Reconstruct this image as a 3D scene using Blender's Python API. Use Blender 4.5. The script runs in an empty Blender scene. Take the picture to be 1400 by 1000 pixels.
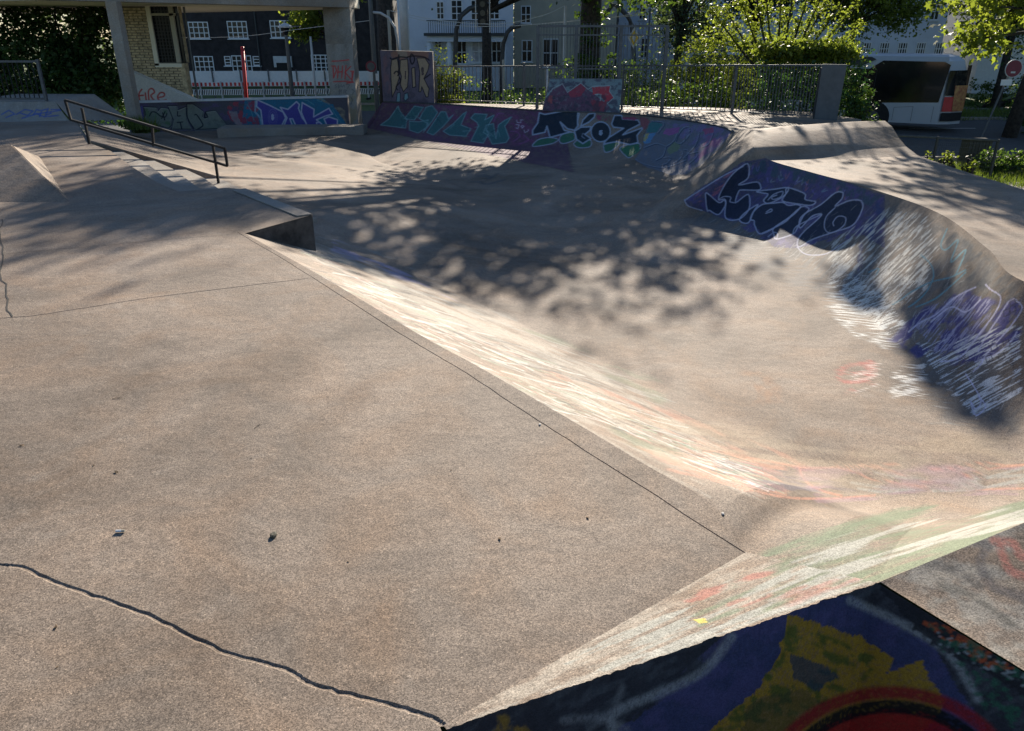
import bpy, bmesh, math, random
import numpy as np
from mathutils import Vector
random.seed(7); RNG = np.random.default_rng(7)
SC = bpy.context.scene
COL = SC.collection
# ------------------------------------------------------------------ camera, sky, sun, exposure
FPX, CX, CY, PITCH, EYE = 1050.0, 700.0, 500.0, math.radians(23.4), 1.65
cd = bpy.data.cameras.new('camera'); cam = bpy.data.objects.new('camera', cd); COL.objects.link(cam)
cam.location = (0, 0, EYE); cam.rotation_euler = (math.pi/2 - PITCH, 0, 0)
cd.sensor_width = 36; cd.lens = FPX/1400*36; cd.clip_start = .05; cd.clip_end = 2000
SC.camera = cam
SUN_AZ, SUN_EL = math.radians(10.2), math.radians(22)        # azimuth right of straight ahead
w = bpy.data.worlds.new("World"); SC.world = w; w.use_nodes = True
nt = w.node_tree; nt.nodes.clear()
sky = nt.nodes.new('ShaderNodeTexSky'); sky.sky_type = 'NISHITA'; sky.sun_disc = False
sky.sun_elevation = SUN_EL; sky.sun_rotation = SUN_AZ; sky.dust_density = .4; sky.ozone_density = 4
bg = nt.nodes.new('ShaderNodeBackground'); bg.inputs[1].default_value = .06
wo = nt.nodes.new('ShaderNodeOutputWorld')
nt.links.new(sky.outputs[0], bg.inputs[0]); nt.links.new(bg.outputs[0], wo.inputs[0])
sl = bpy.data.lights.new('sun', 'SUN'); sl.energy = 5.0; sl.angle = math.radians(.5); sl.color = (1, .9, .76)
so = bpy.data.objects.new('sun', sl); COL.objects.link(so)
SDIR = Vector((math.sin(SUN_AZ)*math.cos(SUN_EL), math.cos(SUN_AZ)*math.cos(SUN_EL), math.sin(SUN_EL)))
so.rotation_euler = SDIR.to_track_quat('Z', 'Y').to_euler()
vs = SC.view_settings; vs.view_transform = 'Standard'; vs.look = 'None'; vs.exposure = 1.08; vs.gamma = 1; vs.use_curve_mapping = False
SC.cycles.max_bounces = 6; SC.cycles.transparent_max_bounces = 8; SC.cycles.volume_bounces = 1

# ------------------------------------------------------------------ measuring helpers
CT, ST = math.cos(PITCH), math.sin(PITCH)
def ray(u, v):
    y = (CY - v)/FPX
    return np.array([(u - CX)/FPX, CT + y*ST, -ST + y*CT])
def P(u, v, z):                       # the place at height z that the photo shows at (u, v)
    d = ray(u, v); t = (z - EYE)/d[2]
    return (d[0]*t, d[1]*t, z)
def Q(u, v, Y):                       # the place at distance Y that the photo shows at (u, v)
    d = ray(u, v); t = Y/d[1]
    return (d[0]*t, Y, EYE + d[2]*t)
def proj(a):
    a = np.asarray(a, float); X = a[:, 0]; Y = a[:, 1]; Z = a[:, 2] - EYE
    d = Y*CT - Z*ST; d = np.where(d < .2, .2, d)
    return CX + FPX*X/d, CY - FPX*(Y*ST + Z*CT)/d
# ------------------------------------------------------------------ object helpers
def tag(o, label=None, cat=None, group=None, kind=None):
    if label: o['label'] = label
    if cat: o['category'] = cat
    if group: o['group'] = group
    if kind: o['kind'] = kind
    return o
def empty(name, loc, label=None, cat=None, group=None, rz=0):
    o = bpy.data.objects.new(name, None); COL.objects.link(o); o.location = loc; o.rotation_euler.z = rz
    o.empty_display_size = .2
    return tag(o, label, cat, group)
def link(name, me, mat, parent=None):
    o = bpy.data.objects.new(name, me); COL.objects.link(o)
    if mat is not None and not me.materials: me.materials.append(mat)
    if parent is not None: o.parent = parent
    return o
class MB:
    """collects shapes, then makes one mesh object (verts relative to parent location if off given)"""
    def __init__(s): s.v = []; s.f = []; s.smooth = False
    def add(s, v, f):
        n = len(s.v); s.v += [tuple(p) for p in v]; s.f += [tuple(i+n for i in q) for q in f]; return s
    def box(s, x0, y0, z0, x1, y1, z1):
        v = [(x0,y0,z0),(x1,y0,z0),(x1,y1,z0),(x0,y1,z0),(x0,y0,z1),(x1,y0,z1),(x1,y1,z1),(x0,y1,z1)]
        return s.add(v, [(3,2,1,0),(4,5,6,7),(0,1,5,4),(1,2,6,5),(2,3,7,6),(3,0,4,7)])
    def hexa(s, b, t):                # bottom quad and top quad, both counter-clockwise
        return s.add(list(b)+list(t), [(3,2,1,0),(4,5,6,7),(0,1,5,4),(1,2,6,5),(2,3,7,6),(3,0,4,7)])
    def tube(s, pts, r, n=8, cap=True):
        pts = [Vector(p) for p in pts]; rs = r if isinstance(r, (list, tuple)) else [r]*len(pts)
        base = len(s.v); up = Vector((0, 0, 1))
        for i, p in enumerate(pts):
            t = (pts[min(i+1, len(pts)-1)] - pts[max(i-1, 0)]).normalized()
            a = t.cross(up) if abs(t.z) < .95 else t.cross(Vector((0, 1, 0)))
            a.normalize(); b = t.cross(a)
            for k in range(n):
                an = 2*math.pi*(k+.5)/n
                s.v.append(tuple(p + (a*math.cos(an) + b*math.sin(an))*rs[i]))
        for i in range(len(pts)-1):
            for k in range(n):
                k2 = (k+1) % n
                s.f.append((base+i*n+k, base+(i+1)*n+k, base+(i+1)*n+k2, base+i*n+k2))
        if cap:
            s.f.append(tuple(base+k for k in range(n))); s.f.append(tuple(base+(len(pts)-1)*n+k for k in reversed(range(n))))
        return s
    def prism(s, poly, y0, y1):       # polygon in XZ, pushed along Y
        n = len(poly); v = [(x, y0, z) for x, z in poly] + [(x, y1, z) for x, z in poly]
        return s.add(v, [tuple(range(n)), tuple(n+i for i in reversed(range(n)))] + [(i, n+i, n+(i+1) % n, (i+1) % n) for i in range(n)])
    def prismz(s, poly, z0, z1):
        n = len(poly); v = [(p[0], p[1], z0) for p in poly] + [(p[0], p[1], z1) for p in poly]
        return s.add(v, [tuple(reversed(range(n))), tuple(n+i for i in range(n))] + [(i, (i+1) % n, n+(i+1) % n, n+i) for i in range(n)])
    def build(s, name, mat, parent=None, smooth=False, fix=True, bevel=0):
        me = bpy.data.meshes.new(name); me.from_pydata(s.v, [], s.f)
        if fix:
            bm = bmesh.new(); bm.from_mesh(me); bmesh.ops.recalc_face_normals(bm, faces=bm.faces)
            if bevel: bmesh.ops.bevel(bm, geom=bm.edges[:], offset=bevel, segments=2, affect='EDGES', clamp_overlap=True)
            bm.to_mesh(me); bm.free()
        if smooth: me.polygons.foreach_set('use_smooth', [True]*len(me.polygons))
        return link(name, me, mat, parent)
def rel(parent, pts):
    l = parent.location; return [(p[0]-l.x, p[1]-l.y, p[2]-l.z) for p in pts]
# ------------------------------------------------------------------ materials
MATS = {}
def L(r, g, b):
    f = lambda c: ((c/255+.055)/1.055)**2.4 if c > 10 else c/255/12.92
    return (f(r), f(g), f(b), 1)
def mat(name, col, rough=.7, metal=0, var=.12, scale=6, bump=0, bscale=40, spec=.5, col2=None, coat=0):
    m = bpy.data.materials.new(name); m.use_nodes = True; n = m.node_tree.nodes; l = m.node_tree.links
    b = n['Principled BSDF']; b.inputs['Roughness'].default_value = rough; b.inputs['Metallic'].default_value = metal
    b.inputs['Specular IOR Level'].default_value = spec
    tc = n.new('ShaderNodeTexCoord'); no = n.new('ShaderNodeTexNoise'); no.inputs['Scale'].default_value = scale; no.inputs['Detail'].default_value = 6
    no.inputs['Roughness'].default_value = .65
    l.new(tc.outputs['Object'], no.inputs['Vector'])
    cr = n.new('ShaderNodeValToRGB'); c = col; d = col2 or tuple(x*(1-var*2) for x in col[:3])+(1,)
    u = tuple(min(1, x*(1+var)) for x in col[:3])+(1,)
    cr.color_ramp.elements[0].position = .3; cr.color_ramp.elements[0].color = d
    cr.color_ramp.elements[1].position = .72; cr.color_ramp.elements[1].color = u
    l.new(no.outputs[0], cr.inputs[0]); l.new(cr.outputs[0], b.inputs['Base Color'])
    if bump:
        n2 = n.new('ShaderNodeTexNoise'); n2.inputs['Scale'].default_value = bscale; n2.inputs['Detail'].default_value = 4
        l.new(tc.outputs['Object'], n2.inputs['Vector'])
        bp = n.new('ShaderNodeBump'); bp.inputs['Strength'].default_value = bump; bp.inputs['Distance'].default_value = .01
        l.new(n2.outputs[0], bp.inputs['Height']); l.new(bp.outputs[0], b.inputs['Normal'])
    MATS[name] = m; return m
def concrete(name, base=(.232, .187, .149), painted=False, grain=1.0, dark=.6, rough=.82):
    m = bpy.data.materials.new(name); m.use_nodes = True; n = m.node_tree.nodes; l = m.node_tree.links
    b = n['Principled BSDF']; b.inputs['Roughness'].default_value = rough; b.inputs['Specular IOR Level'].default_value = .22
    geo = n.new('ShaderNodeNewGeometry')
    def noise(scale, det=4, ro=.6, dist=0):
        x = n.new('ShaderNodeTexNoise'); x.inputs['Scale'].default_value = scale; x.inputs['Detail'].default_value = det
        x.inputs['Roughness'].default_value = ro; x.inputs['Distortion'].default_value = dist
        l.new(geo.outputs['Position'], x.inputs['Vector']); return x
    def ramp(src, p0, c0, p1, c1):
        r = n.new('ShaderNodeValToRGB'); r.color_ramp.elements[0].position = p0; r.color_ramp.elements[0].color = c0
        r.color_ramp.elements[1].position = p1; r.color_ramp.elements[1].color = c1; l.new(src, r.inputs[0]); return r
    def mix(kind, fac, a, bb):
        x = n.new('ShaderNodeMix'); x.data_type = 'RGBA'; x.blend_type = kind
        if isinstance(fac, float): x.inputs[0].default_value = fac
        else: l.new(fac, x.inputs[0])
        l.new(a, x.inputs[6]); l.new(bb, x.inputs[7]); return x.outputs[2]
    g = lambda k: tuple(c*k for c in base)+(1,)
    big = ramp(noise(.55, 6, .62, .6).outputs[0], .34, g(dark), .66, g(1.28))
    warm = ramp(noise(1.7, 5, .6, 1.2).outputs[0], .42, (1, 1, 1, 1), .75, (1.05, .93, .82, 1))
    c = mix('MULTIPLY', 1.0, big.outputs[0], warm.outputs[0])
    scuff = ramp(noise(3.1, 8, .72, 2.2).outputs[0], .58, (0, 0, 0, 1), .78, (.1, .095, .085, 1))
    c = mix('ADD', .8, c, scuff.outputs[0])
    mid = ramp(noise(26, 5, .7).outputs[0], .3, (.84, .84, .84, 1), .7, (1.13, 1.13, 1.13, 1))
    c = mix('MULTIPLY', 1.0, c, mid.outputs[0])
    mp = n.new('ShaderNodeMapping'); mp.inputs['Rotation'].default_value = (0, 0, .5); mp.inputs['Scale'].default_value = (1, 7, 1); l.new(geo.outputs['Position'], mp.inputs[0])
    sk = noise(1.6, 9, .75, 1.5); l.new(mp.outputs[0], sk.inputs['Vector'])
    skr = ramp(sk.outputs[0], .6, (0, 0, 0, 1), .74, (.1, .094, .083, 1)); c = mix('ADD', .7 if grain > .6 else .3, c, skr.outputs[0])
    blot = ramp(noise(.9, 3, .5, .8).outputs[0], .62, (1, 1, 1, 1), .7, (.8, .79, .79, 1)); c = mix('MULTIPLY', .8, c, blot.outputs[0])
    vo = n.new('ShaderNodeTexVoronoi'); vo.inputs['Scale'].default_value = 95; l.new(geo.outputs['Position'], vo.inputs['Vector'])
    vr = ramp(vo.outputs['Distance'], .1, (1.9, 1.85, 1.75, 1), .24, (1, 1, 1, 1)); c = mix('MULTIPLY', .8*grain if grain < 1 else 1.0, c, vr.outputs[0])
    fine = noise(300, 1, .6)
    v2 = n.new('ShaderNodeTexVoronoi'); v2.inputs['Scale'].default_value = 290; l.new(geo.outputs['Position'], v2.inputs['Vector'])
    sx = n.new('ShaderNodeSeparateColor'); l.new(v2.outputs['Color'], sx.inputs[0])
    fr = ramp(sx.outputs[0], .1, (1-.42*grain,)*3+(1,), .95, (1+.52*grain,)*3+(1,))
    c = mix('MULTIPLY', 1.0, c, fr.outputs[0])
    if painted:
        at = n.new('ShaderNodeAttribute'); at.attribute_name = 'paint'
        pv = mix('MULTIPLY', .9, at.outputs['Color'], mid.outputs[0])
        pv = mix('MULTIPLY', .75, pv, fr.outputs[0])
        c = mix('MIX', at.outputs['Alpha'], c, pv)
    l.new(c, b.inputs['Base Color'])
    bp = n.new('ShaderNodeBump'); bp.inputs['Strength'].default_value = .35; bp.inputs['Distance'].default_value = .002
    l.new(fine.outputs[0], bp.inputs['Height'])
    bp2 = n.new('ShaderNodeBump'); bp2.inputs['Strength'].default_value = .35; bp2.inputs['Distance'].default_value = .02
    n9 = noise(7, 4, .5); l.new(n9.outputs[0], bp2.inputs['Height']); l.new(bp.outputs[0], bp2.inputs['Normal'])
    l.new(bp2.outputs[0], b.inputs['Normal'])
    MATS[name] = m; return m
def leafmat(name, a, b_, trans=.5):
    m = bpy.data.materials.new(name); m.use_nodes = True; n = m.node_tree.nodes; l = m.node_tree.links; n.clear()
    out = n.new('ShaderNodeOutputMaterial'); at = n.new('ShaderNodeAttribute'); at.attribute_name = 'tint'
    cr = n.new('ShaderNodeValToRGB'); cr.color_ramp.elements[0].color = a; cr.color_ramp.elements[1].color = b_
    l.new(at.outputs['Fac'], cr.inputs[0])
    d = n.new('ShaderNodeBsdfPrincipled'); d.inputs['Roughness'].default_value = .5; d.inputs['Specular IOR Level'].default_value = .35
    l.new(cr.outputs[0], d.inputs['Base Color'])
    t = n.new('ShaderNodeBsdfTranslucent'); mx = n.new('ShaderNodeMix'); mx.data_type = 'RGBA'; mx.blend_type = 'MULTIPLY'; mx.inputs[0].default_value = 1
    l.new(cr.outputs[0], mx.inputs[6]); mx.inputs[7].default_value = (2.0, 2.0, .9, 1); l.new(mx.outputs[2], t.inputs[0])
    ms = n.new('ShaderNodeMixShader'); ms.inputs[0].default_value = trans
    l.new(d.outputs[0], ms.inputs[1]); l.new(t.outputs[0], ms.inputs[2]); l.new(ms.outputs[0], out.inputs[0])
    MATS[name] = m; return m
M_deck = concrete('deck concrete'); M_paint = concrete('painted concrete', painted=True)
M_wall = concrete('painted wall', base=(.26, .25, .23), painted=True, grain=.5)
M_plain = concrete('plain concrete', base=(.27, .245, .215), grain=.5, dark=.85)
M_groove = mat('joint dirt', (.05, .043, .036, 1), .9, var=.3, scale=60)
M_black = mat('black steel', (.012, .012, .013, 1), .6, 0, spec=.3)
M_galv = mat('galvanised steel', (.11, .115, .125, 1), .5, .5, var=.2, scale=12)
M_grey = mat('grey pole', (.11, .12, .13, 1), .5, .3)
M_dgrey = mat('dark grey pole', (.05, .055, .06, 1), .5, .2)
M_white = mat('white paint', (.72, .73, .74, 1), .5, var=.05)
M_offw = mat('off white', (.55, .56, .56, 1), .6, var=.06)
M_red = mat('red paint', (.55, .04, .04, 1), .5, var=.08)
M_ylw = mat('yellow paint', (.7, .45, .03, 1), .5, var=.08)
M_asph = mat('asphalt', (.055, .056, .058, 1), .85, var=.2, scale=3, bump=.4, bscale=120)
M_pave = mat('paving', (.3, .28, .25, 1), .85, var=.15, scale=5, bump=.3)
M_soil = mat('soil', (.12, .1, .07, 1), .95, var=.3, scale=8, bump=.6)
M_grass = mat('lawn', (.1, .14, .03, 1), .9, var=.3, scale=4, bump=.8, bscale=60)
M_brickd = mat('dark brick', (.035, .03, .032, 1), .9, var=.3, scale=2)
M_bricky = mat('yellow brick', (.55, .43, .27, 1), .9, var=.3, scale=9, bump=.5)
M_mortar = mat('mortar', (.16, .14, .11, 1), .95)
M_cream = mat('cream render', (.72, .66, .54, 1), .9, var=.06, scale=2)
M_villa = mat('villa render', (.66, .69, .76, 1), .9, var=.06, scale=1)
M_tan = mat('tan render', (.42, .38, .3, 1), .9, var=.08, scale=1)
M_roof = mat('roof tiles', (.12, .06, .05, 1), .9, var=.3, scale=8)
M_glass = mat('window glass', (.02, .025, .03, 1), .12, var=.4, scale=.6, spec=.25)
M_busw = mat('bus white', (.42, .45, .49, 1), .3, var=.04, scale=1, spec=.6)
M_busg = mat('bus glazing', (.012, .014, .018, 1), .07, var=.5, scale=.5, spec=.8)
M_rub = mat('rubber', (.015, .015, .016, 1), .85)
M_bark = mat('bark', (.055, .045, .038, 1), .95, var=.4, scale=9, bump=.9, bscale=25)
M_grille = mat('window grille', (.03, .03, .032, 1), .6, .3)
M_leafd = leafmat('dark leaves', (.022, .055, .026, 1), (.05, .105, .035, 1), .35)
M_leafm = leafmat('green leaves', (.03, .06, .015, 1), (.075, .12, .03, 1), .45)
M_leafy = leafmat('young leaves', (.07, .1, .02, 1), (.17, .2, .045, 1), .58)
M_leafb = leafmat('blue green leaves', (.03, .05, .035, 1), (.07, .1, .05, 1), .4)
M_grassb = leafmat('grass blades', (.05, .08, .015, 1), (.13, .17, .04, 1), .4)
M_wood = mat('weathered timber', (.09, .08, .06, 1), .9, var=.3, scale=14)
# ------------------------------------------------------------------ noise + painting (pigment on surfaces)
def vnoise(x, y, seed=0):
    xi = np.floor(x).astype(np.int64); yi = np.floor(y).astype(np.int64); fx = x-xi; fy = y-yi
    fx = fx*fx*(3-2*fx); fy = fy*fy*(3-2*fy)
    def h(a, b):
        k = (a*374761393 + b*668265263 + seed*974634777) & 0xffffffff
        k = ((k ^ (k >> 13))*1274126177) & 0xffffffff
        return ((k ^ (k >> 16)) & 0xffff)/65535.0
    return (h(xi, yi)*(1-fx)+h(xi+1, yi)*fx)*(1-fy)+(h(xi, yi+1)*(1-fx)+h(xi+1, yi+1)*fx)*fy
def fbm(x, y, seed=0, o=4):
    s = 0; a = .5
    for i in range(o): s = s+a*vnoise(x*2**i, y*2**i, seed+i); a *= .55
    return s/(.5*(1-.55**o)/(1-.55))
def inpoly(U, V, poly):
    r = np.zeros(U.shape, bool); n = len(poly); j = n-1
    for i in range(n):
        xi, yi = poly[i]; xj, yj = poly[j]
        if yi != yj:
            c = ((yi > V) != (yj > V)) & (U < (xj-xi)*(V-yi)/(yj-yi)+xi); r ^= c
        j = i
    return r
class Paint:
    warp = 1.5
    def __init__(s, U, V, base=None):
        s.U = U; s.V = V; s.C = np.zeros((len(U), 4))
        if base: s.C[:] = (*base[:3], 1)
        s.tf = lambda p: p; s.k = 1
    def crop(s, ox, oy, k): s.tf = lambda p: (ox+p[0]/k, oy+p[1]/k); s.k = k
    def blend(s, idx, col, a):
        a = np.clip(a, 0, 1); c = s.C[idx]; na = a+c[:, 3]*(1-a)
        rgb = (np.array(col[:3])[None, :]*a[:, None]+c[:, :3]*(c[:, 3]*(1-a))[:, None])/np.maximum(na, 1e-5)[:, None]
        s.C[idx] = np.concatenate([rgb, na[:, None]], 1)
    def stroke(s, pts, w, col, a=1, soft=.9, closed=False, curve=False, worn=.25):
        pts = [s.tf(p) for p in pts]; w = w/s.k
        if closed: pts = pts+[pts[0]]
        if curve and len(pts) > 2: pts = smooth(pts, 5)
        pa = np.array(pts); m = w/2+soft
        idx = np.where((s.U > pa[:, 0].min()-m) & (s.U < pa[:, 0].max()+m) & (s.V > pa[:, 1].min()-m) & (s.V < pa[:, 1].max()+m))[0]
        if not len(idx): return
        u = s.U[idx]; v = s.V[idx]; D = np.full(len(idx), 1e9)
        for i in range(len(pa)-1):
            d = pa[i+1]-pa[i]; q = (d**2).sum()+1e-9
            t = np.clip(((u-pa[i, 0])*d[0]+(v-pa[i, 1])*d[1])/q, 0, 1)
            D = np.minimum(D, np.hypot(u-pa[i, 0]-t*d[0], v-pa[i, 1]-t*d[1]))
        al = np.clip((w/2-D)/soft+.5, 0, 1)*a*(1-worn*(fbm(u/2.5, v/2.5, 3) > .6))
        s.blend(idx, col, al)
    def fill(s, poly, col, a=1, worn=.15, curve=False):
        poly = [s.tf(p) for p in poly]
        if curve: poly = smooth(poly+[poly[0]], 5)
        pa = np.array(poly)
        idx = np.where((s.U > pa[:, 0].min()) & (s.U < pa[:, 0].max()) & (s.V > pa[:, 1].min()) & (s.V < pa[:, 1].max()))[0]
        if not len(idx): return
        u = s.U[idx]; v = s.V[idx]; wp = s.warp; ins = inpoly(u+(fbm(u/wp/1.5, v/wp/1.5, 21)-.5)*wp*1.6, v+(fbm(u/wp/1.5, v/wp/1.5, 22)-.5)*wp*1.6, poly)
        s.blend(idx, col, ins*a*(1-worn*(fbm(u/3, v/3, 9) > .58)))
    def cloud(s, poly, col, a=1, lo=.4, hi=.6, sx=6, sy=6, ang=0, seed=1, feather=10):
        poly = [s.tf(p) for p in poly]; pa = np.array(poly)
        idx = np.where((s.U > pa[:, 0].min()) & (s.U < pa[:, 0].max()) & (s.V > pa[:, 1].min()) & (s.V < pa[:, 1].max()))[0]
        if not len(idx): return
        u = s.U[idx]; v = s.V[idx]; ins = inpoly(u, v, poly)
        if feather:
            D = np.full(len(idx), 1e9); q = np.vstack([pa, pa[:1]])
            for i in range(len(pa)):
                d = q[i+1]-q[i]; t = np.clip(((u-q[i, 0])*d[0]+(v-q[i, 1])*d[1])/((d**2).sum()+1e-9), 0, 1)
                D = np.minimum(D, np.hypot(u-q[i, 0]-t*d[0], v-q[i, 1]-t*d[1]))
            fe = np.clip(D/feather, 0, 1)
        else: fe = 1
        c, sn = math.cos(ang), math.sin(ang); uu = (u*c+v*sn)/sx; vv = (-u*sn+v*c)/sy
        n = fbm(uu, vv, seed, 5)
        lo2 = lo+(1-fe)*.25
        s.blend(idx, col, ins*a*np.clip((n-lo2)/(hi-lo), 0, 1)*(fe if feather else 1)**.5)
def smooth(pts, k):
    pts = [tuple(p) for p in pts]; out = []; n = len(pts); cl = pts[0] == pts[-1]
    for i in range(n-1):
        p0 = pts[i-1] if i > 0 else (pts[-2] if cl else pts[0]); p1 = pts[i]; p2 = pts[i+1]
        p3 = pts[i+2] if i+2 < n else (pts[1] if cl else pts[-1])
        for j in range(k):
            t = j/k
            out.append(tuple(.5*((2*b)+(-a+c)*t+(2*a-5*b+4*c-d)*t*t+(-a+3*b-3*c+d)*t**3) for a, b, c, d in zip(p0, p1, p2, p3)))
    out.append(pts[-1]); return out
def setpaint(me, C):
    at = me.color_attributes.new('paint', 'FLOAT_COLOR', 'POINT'); at.data.foreach_set('color', C.astype(np.float32).ravel())
def gridmesh(name, G, mat, parent=None, smooth_=True, flip=None, paint=None):
    """G: (rows, cols, 3) array -> one sheet"""
    r, c = G.shape[:2]; V = G.reshape(-1, 3)
    i = np.arange((r-1)*(c-1)); a = (i//(c-1))*c+i % (c-1)
    F = np.stack([a, a+1, a+c+1, a+c], 1)
    if flip: F = F[:, ::-1]
    me = bpy.data.meshes.new(name); me.vertices.add(len(V)); me.vertices.foreach_set('co', V.astype(np.float32).ravel())
    me.loops.add(F.size); me.loops.foreach_set('vertex_index', F.astype(np.int32).ravel())
    me.polygons.add(len(F)); me.polygons.foreach_set('loop_start', (np.arange(len(F))*4).astype(np.int32))
    me.polygons.foreach_set('loop_total', np.full(len(F), 4, np.int32))
    me.polygons.foreach_set('use_smooth', np.full(len(F), smooth_))
    me.update(calc_edges=True)
    if flip is None:
        nz = sum(me.polygons[k].normal.z for k in range(0, len(F), max(1, len(F)//200)))
        if nz < 0: me.flip_normals()
    if paint is not None: setpaint(me, paint)
    return link(name, me, mat, parent)
def quadgrid(a, b, c, d, nu, nv):      # a-b bottom edge, d-c top edge
    a, b, c, d = map(np.array, (a, b, c, d)); s = np.linspace(0, 1, nu)[None, :, None]; t = np.linspace(0, 1, nv)[:, None, None]
    return (a*(1-s)+b*s)*(1-t)+(d*(1-s)+c*s)*t
def structure(o): o['kind'] = 'structure'; return o
# ------------------------------------------------------------------ GROUND
GZ = -2.3
def sheet(name, poly, z, mat_):
    mb = MB(); mb.add([(x, y, z) for x, y in poly], [tuple(range(len(poly)))]); return structure(mb.build(name, mat_))
g = sheet('ground', [(-400, -200), (400, -200), (400, 600), (-400, 600)], GZ-.02, M_grass)
sheet('road', [(-60, 28.5), (60, 26.2), (60, 40), (-60, 48.5)], GZ-.012, M_asph)
sheet('forecourt', [(-60, 14), (-3, 26.5), (-3, 28.7), (-60, 28.5)], GZ-.008, M_pave)
mb = MB()
for i in range(14): mb.box(-30+i*6, 36.2-.13*(i-7)*.4, GZ-.007, -27+i*6, 36.32-.13*(i-7)*.4, GZ-.004)
structure(mb.build('lane_marking', M_offw))
mb = MB(); mb.box(-3, 26.7, GZ-.1, 60, 26.85, GZ+.1); structure(mb.build('kerb', M_plain))
mb = MB(); mb.box(20, 40.0, GZ-.1, 60, 40.25, GZ+.1); mb.box(-60, 48.6, GZ-.1, 20, 48.8, GZ+.1); structure(mb.build('kerb', M_plain))
sheet('pavement', [(9, 21.2), (40, 19.4), (40, 21.6), (9, 23.0)], GZ+.0, M_pave)
sheet('garden_path', [(24, 45.6), (60, 44.8), (60, 46.6), (24, 47.2)], GZ+.0, M_pave)

# ------------------------------------------------------------------ THE BOWL (one continuous poured surface)
def V3(x, y, z): return (x, y, z)
SP = np.array([(2.1, 5.3, -.93), (1.3, 8.2, -.98), (.3, 12, -1.05), (-1.2, 15.5, -1.1), (-3.3, 18.5, -1.08)])
RP3, RP4 = V3(.52, 2.86, 0), V3(.77, 2.53, 0)
apex = P(1200, 797, .12)
keys = [  # rim, foot, spine parameter, profile power
 (V3(-3.3, 8.0, 0), V3(-1.95, 9.35, -.72), 2.2, 1.15),
 (V3(-2.4, 6.8, 0), V3(-.75, 8.05, -.87), 1.7, 1.15),
 (P(438, 377, 0), P(740, 455, -.9), 1.3, 1.2),
 (P(576, 459, 0), P(900, 520, -.9), .8, 1.35),
 (P(655, 502, 0), P(985, 560, -.9), .6, 1.4),
 (P(800, 586, 0), P(1085, 608, -.9), .35, 1.5),
 (P(890, 640, 0), P(1130, 632, -.9), .2, 1.4),
 (P(962, 681, 0), P(1165, 645, -.9), .1, 1.3),
 (P(996, 720, 0), P(1190, 655, -.9), .05, 1.3),
 (P(1020, 755, 0), P(1215, 662, -.9), 0, 1.3),
 (tuple((a+b)/2 for a, b in zip(P(1020, 755, 0), apex)), P(1240, 668, -.9), 0, 1.35),
 (apex, P(1270, 672, -.9), 0, 1.4),
 (P(1400, 715, .22), P(1340, 668, -.9), 0, 1.6),
 (V3(2.5, 2.05, .25), V3(3.02, 4.2, -.9), 0, 1.9),
 (V3(3.7, 2.6, .15), V3(3.2, 4.5, -.9), 0, 2.0),
 (V3(4.1, 4.1, 0), V3(3.32, 4.85, -.9), 0, 2.0),
 (P(1400, 385, -.1), P(1300, 548, -.9), .1, 2.1),
 (P(1350, 340, -.12), P(1245, 490, -.91), .4, 2.1),
 (P(1280, 290, -.15), P(1185, 432, -.93), .9, 2.5),
 (P(1180, 255, -.18), P(1090, 358, -.97), 1.3, 2.8),
 (P(1110, 236, -.19), P(1010, 318, -.99), 1.6, 2.8),
 (P(1050, 218, -.2), P(950, 300, -1.0), 1.8, 2.4),
 (P(1030, 200, -.02), P(900, 302, -1.02), 1.95, 1.1),
 (P(1030, 179, .08), P(878, 292, -1.03), 2.05, 1.05),
 (P(1012, 179, -.06), P(892, 276, -1.04), 2.2, 1.5),
 (P(1003, 181, -.18), P(908, 262, -1.05), 2.4, 1.9),
 (P(985, 174, -.2), P(922, 247, -1.07), 2.6, 2.1),
 (P(940, 166, -.25), P(880, 235, -1.08), 2.75, 2.2),
 (P(850, 156, -.3), P(790, 217, -1.1), 3.0, 1.9),
 (P(740, 152, -.3), P(690, 204, -1.1), 3.3, 1.8),
 (P(600, 143, -.31), P(565, 192, -1.11), 3.6, 1.9),
 (P(524, 140, -.36), P(500, 180, -1.12), 3.9, 2.3),
 (P(523, 140, -.36), P(494, 178.5, -1.1), 4, 2.3),
 (P(497, 176, -1.07), P(490, 179, -1.08), 4, 1.5),
 (P(470, 171, -.98), P(470, 182, -1.02), 3.95, 1.5),
 (P(330, 178, -.8), P(345, 190, -.82), 3.8, 1.5),
 (P(185, 181, -.7), P(262, 191, -.75), 3.6, 1.3),
 (V3(-10.1, 18.6, -.15), V3(-7.6, 17.6, -.62), 3.45, 1.5),
 (V3(-8.9, 16.4, 0), V3(-6.5, 15.8, -.52), 3.3, 1.35),
 (V3(-7.9, 14.7, .03), V3(-5.6, 14.1, -.48), 3.1, 1.05),
 (V3(-6.9, 13.0, .035), V3(-4.74, 12.5, -.45), 2.9, 1.0),
 (V3(-6.86, 12.95, -.6), V3(-4.7, 12.45, -.48), 2.9, 1.0),
 (V3(-2.9, 9.0, -.6), V3(-2.6, 9.5, -.5), 2.5, 1.0),
 (V3(-3.3, 8.0, 0), V3(-1.95, 9.35, -.72), 2.2, 1.15),
]
def catm(A, i, t):
    n = len(A); p0, p1, p2, p3 = A[max(i-1, 0)], A[i], A[min(i+1, n-1)], A[min(i+2, n-1)]
    return .5*((2*p1)+(-p0+p2)*t+(2*p0-5*p1+4*p2-p3)*t*t+(-p0+3*p1-3*p2+p3)*t**3)
LIN = {0, 9, 10, 11, 31, 32, 33, 34, 35, 39, 40, 41, 42}  # straight spans
KR = np.array([k[0] for k in keys], float); KF = np.array([k[1] for k in keys], float)
Ks = np.array([k[2] for k in keys], float); Kp = np.array([k[3] for k in keys], float)
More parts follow.
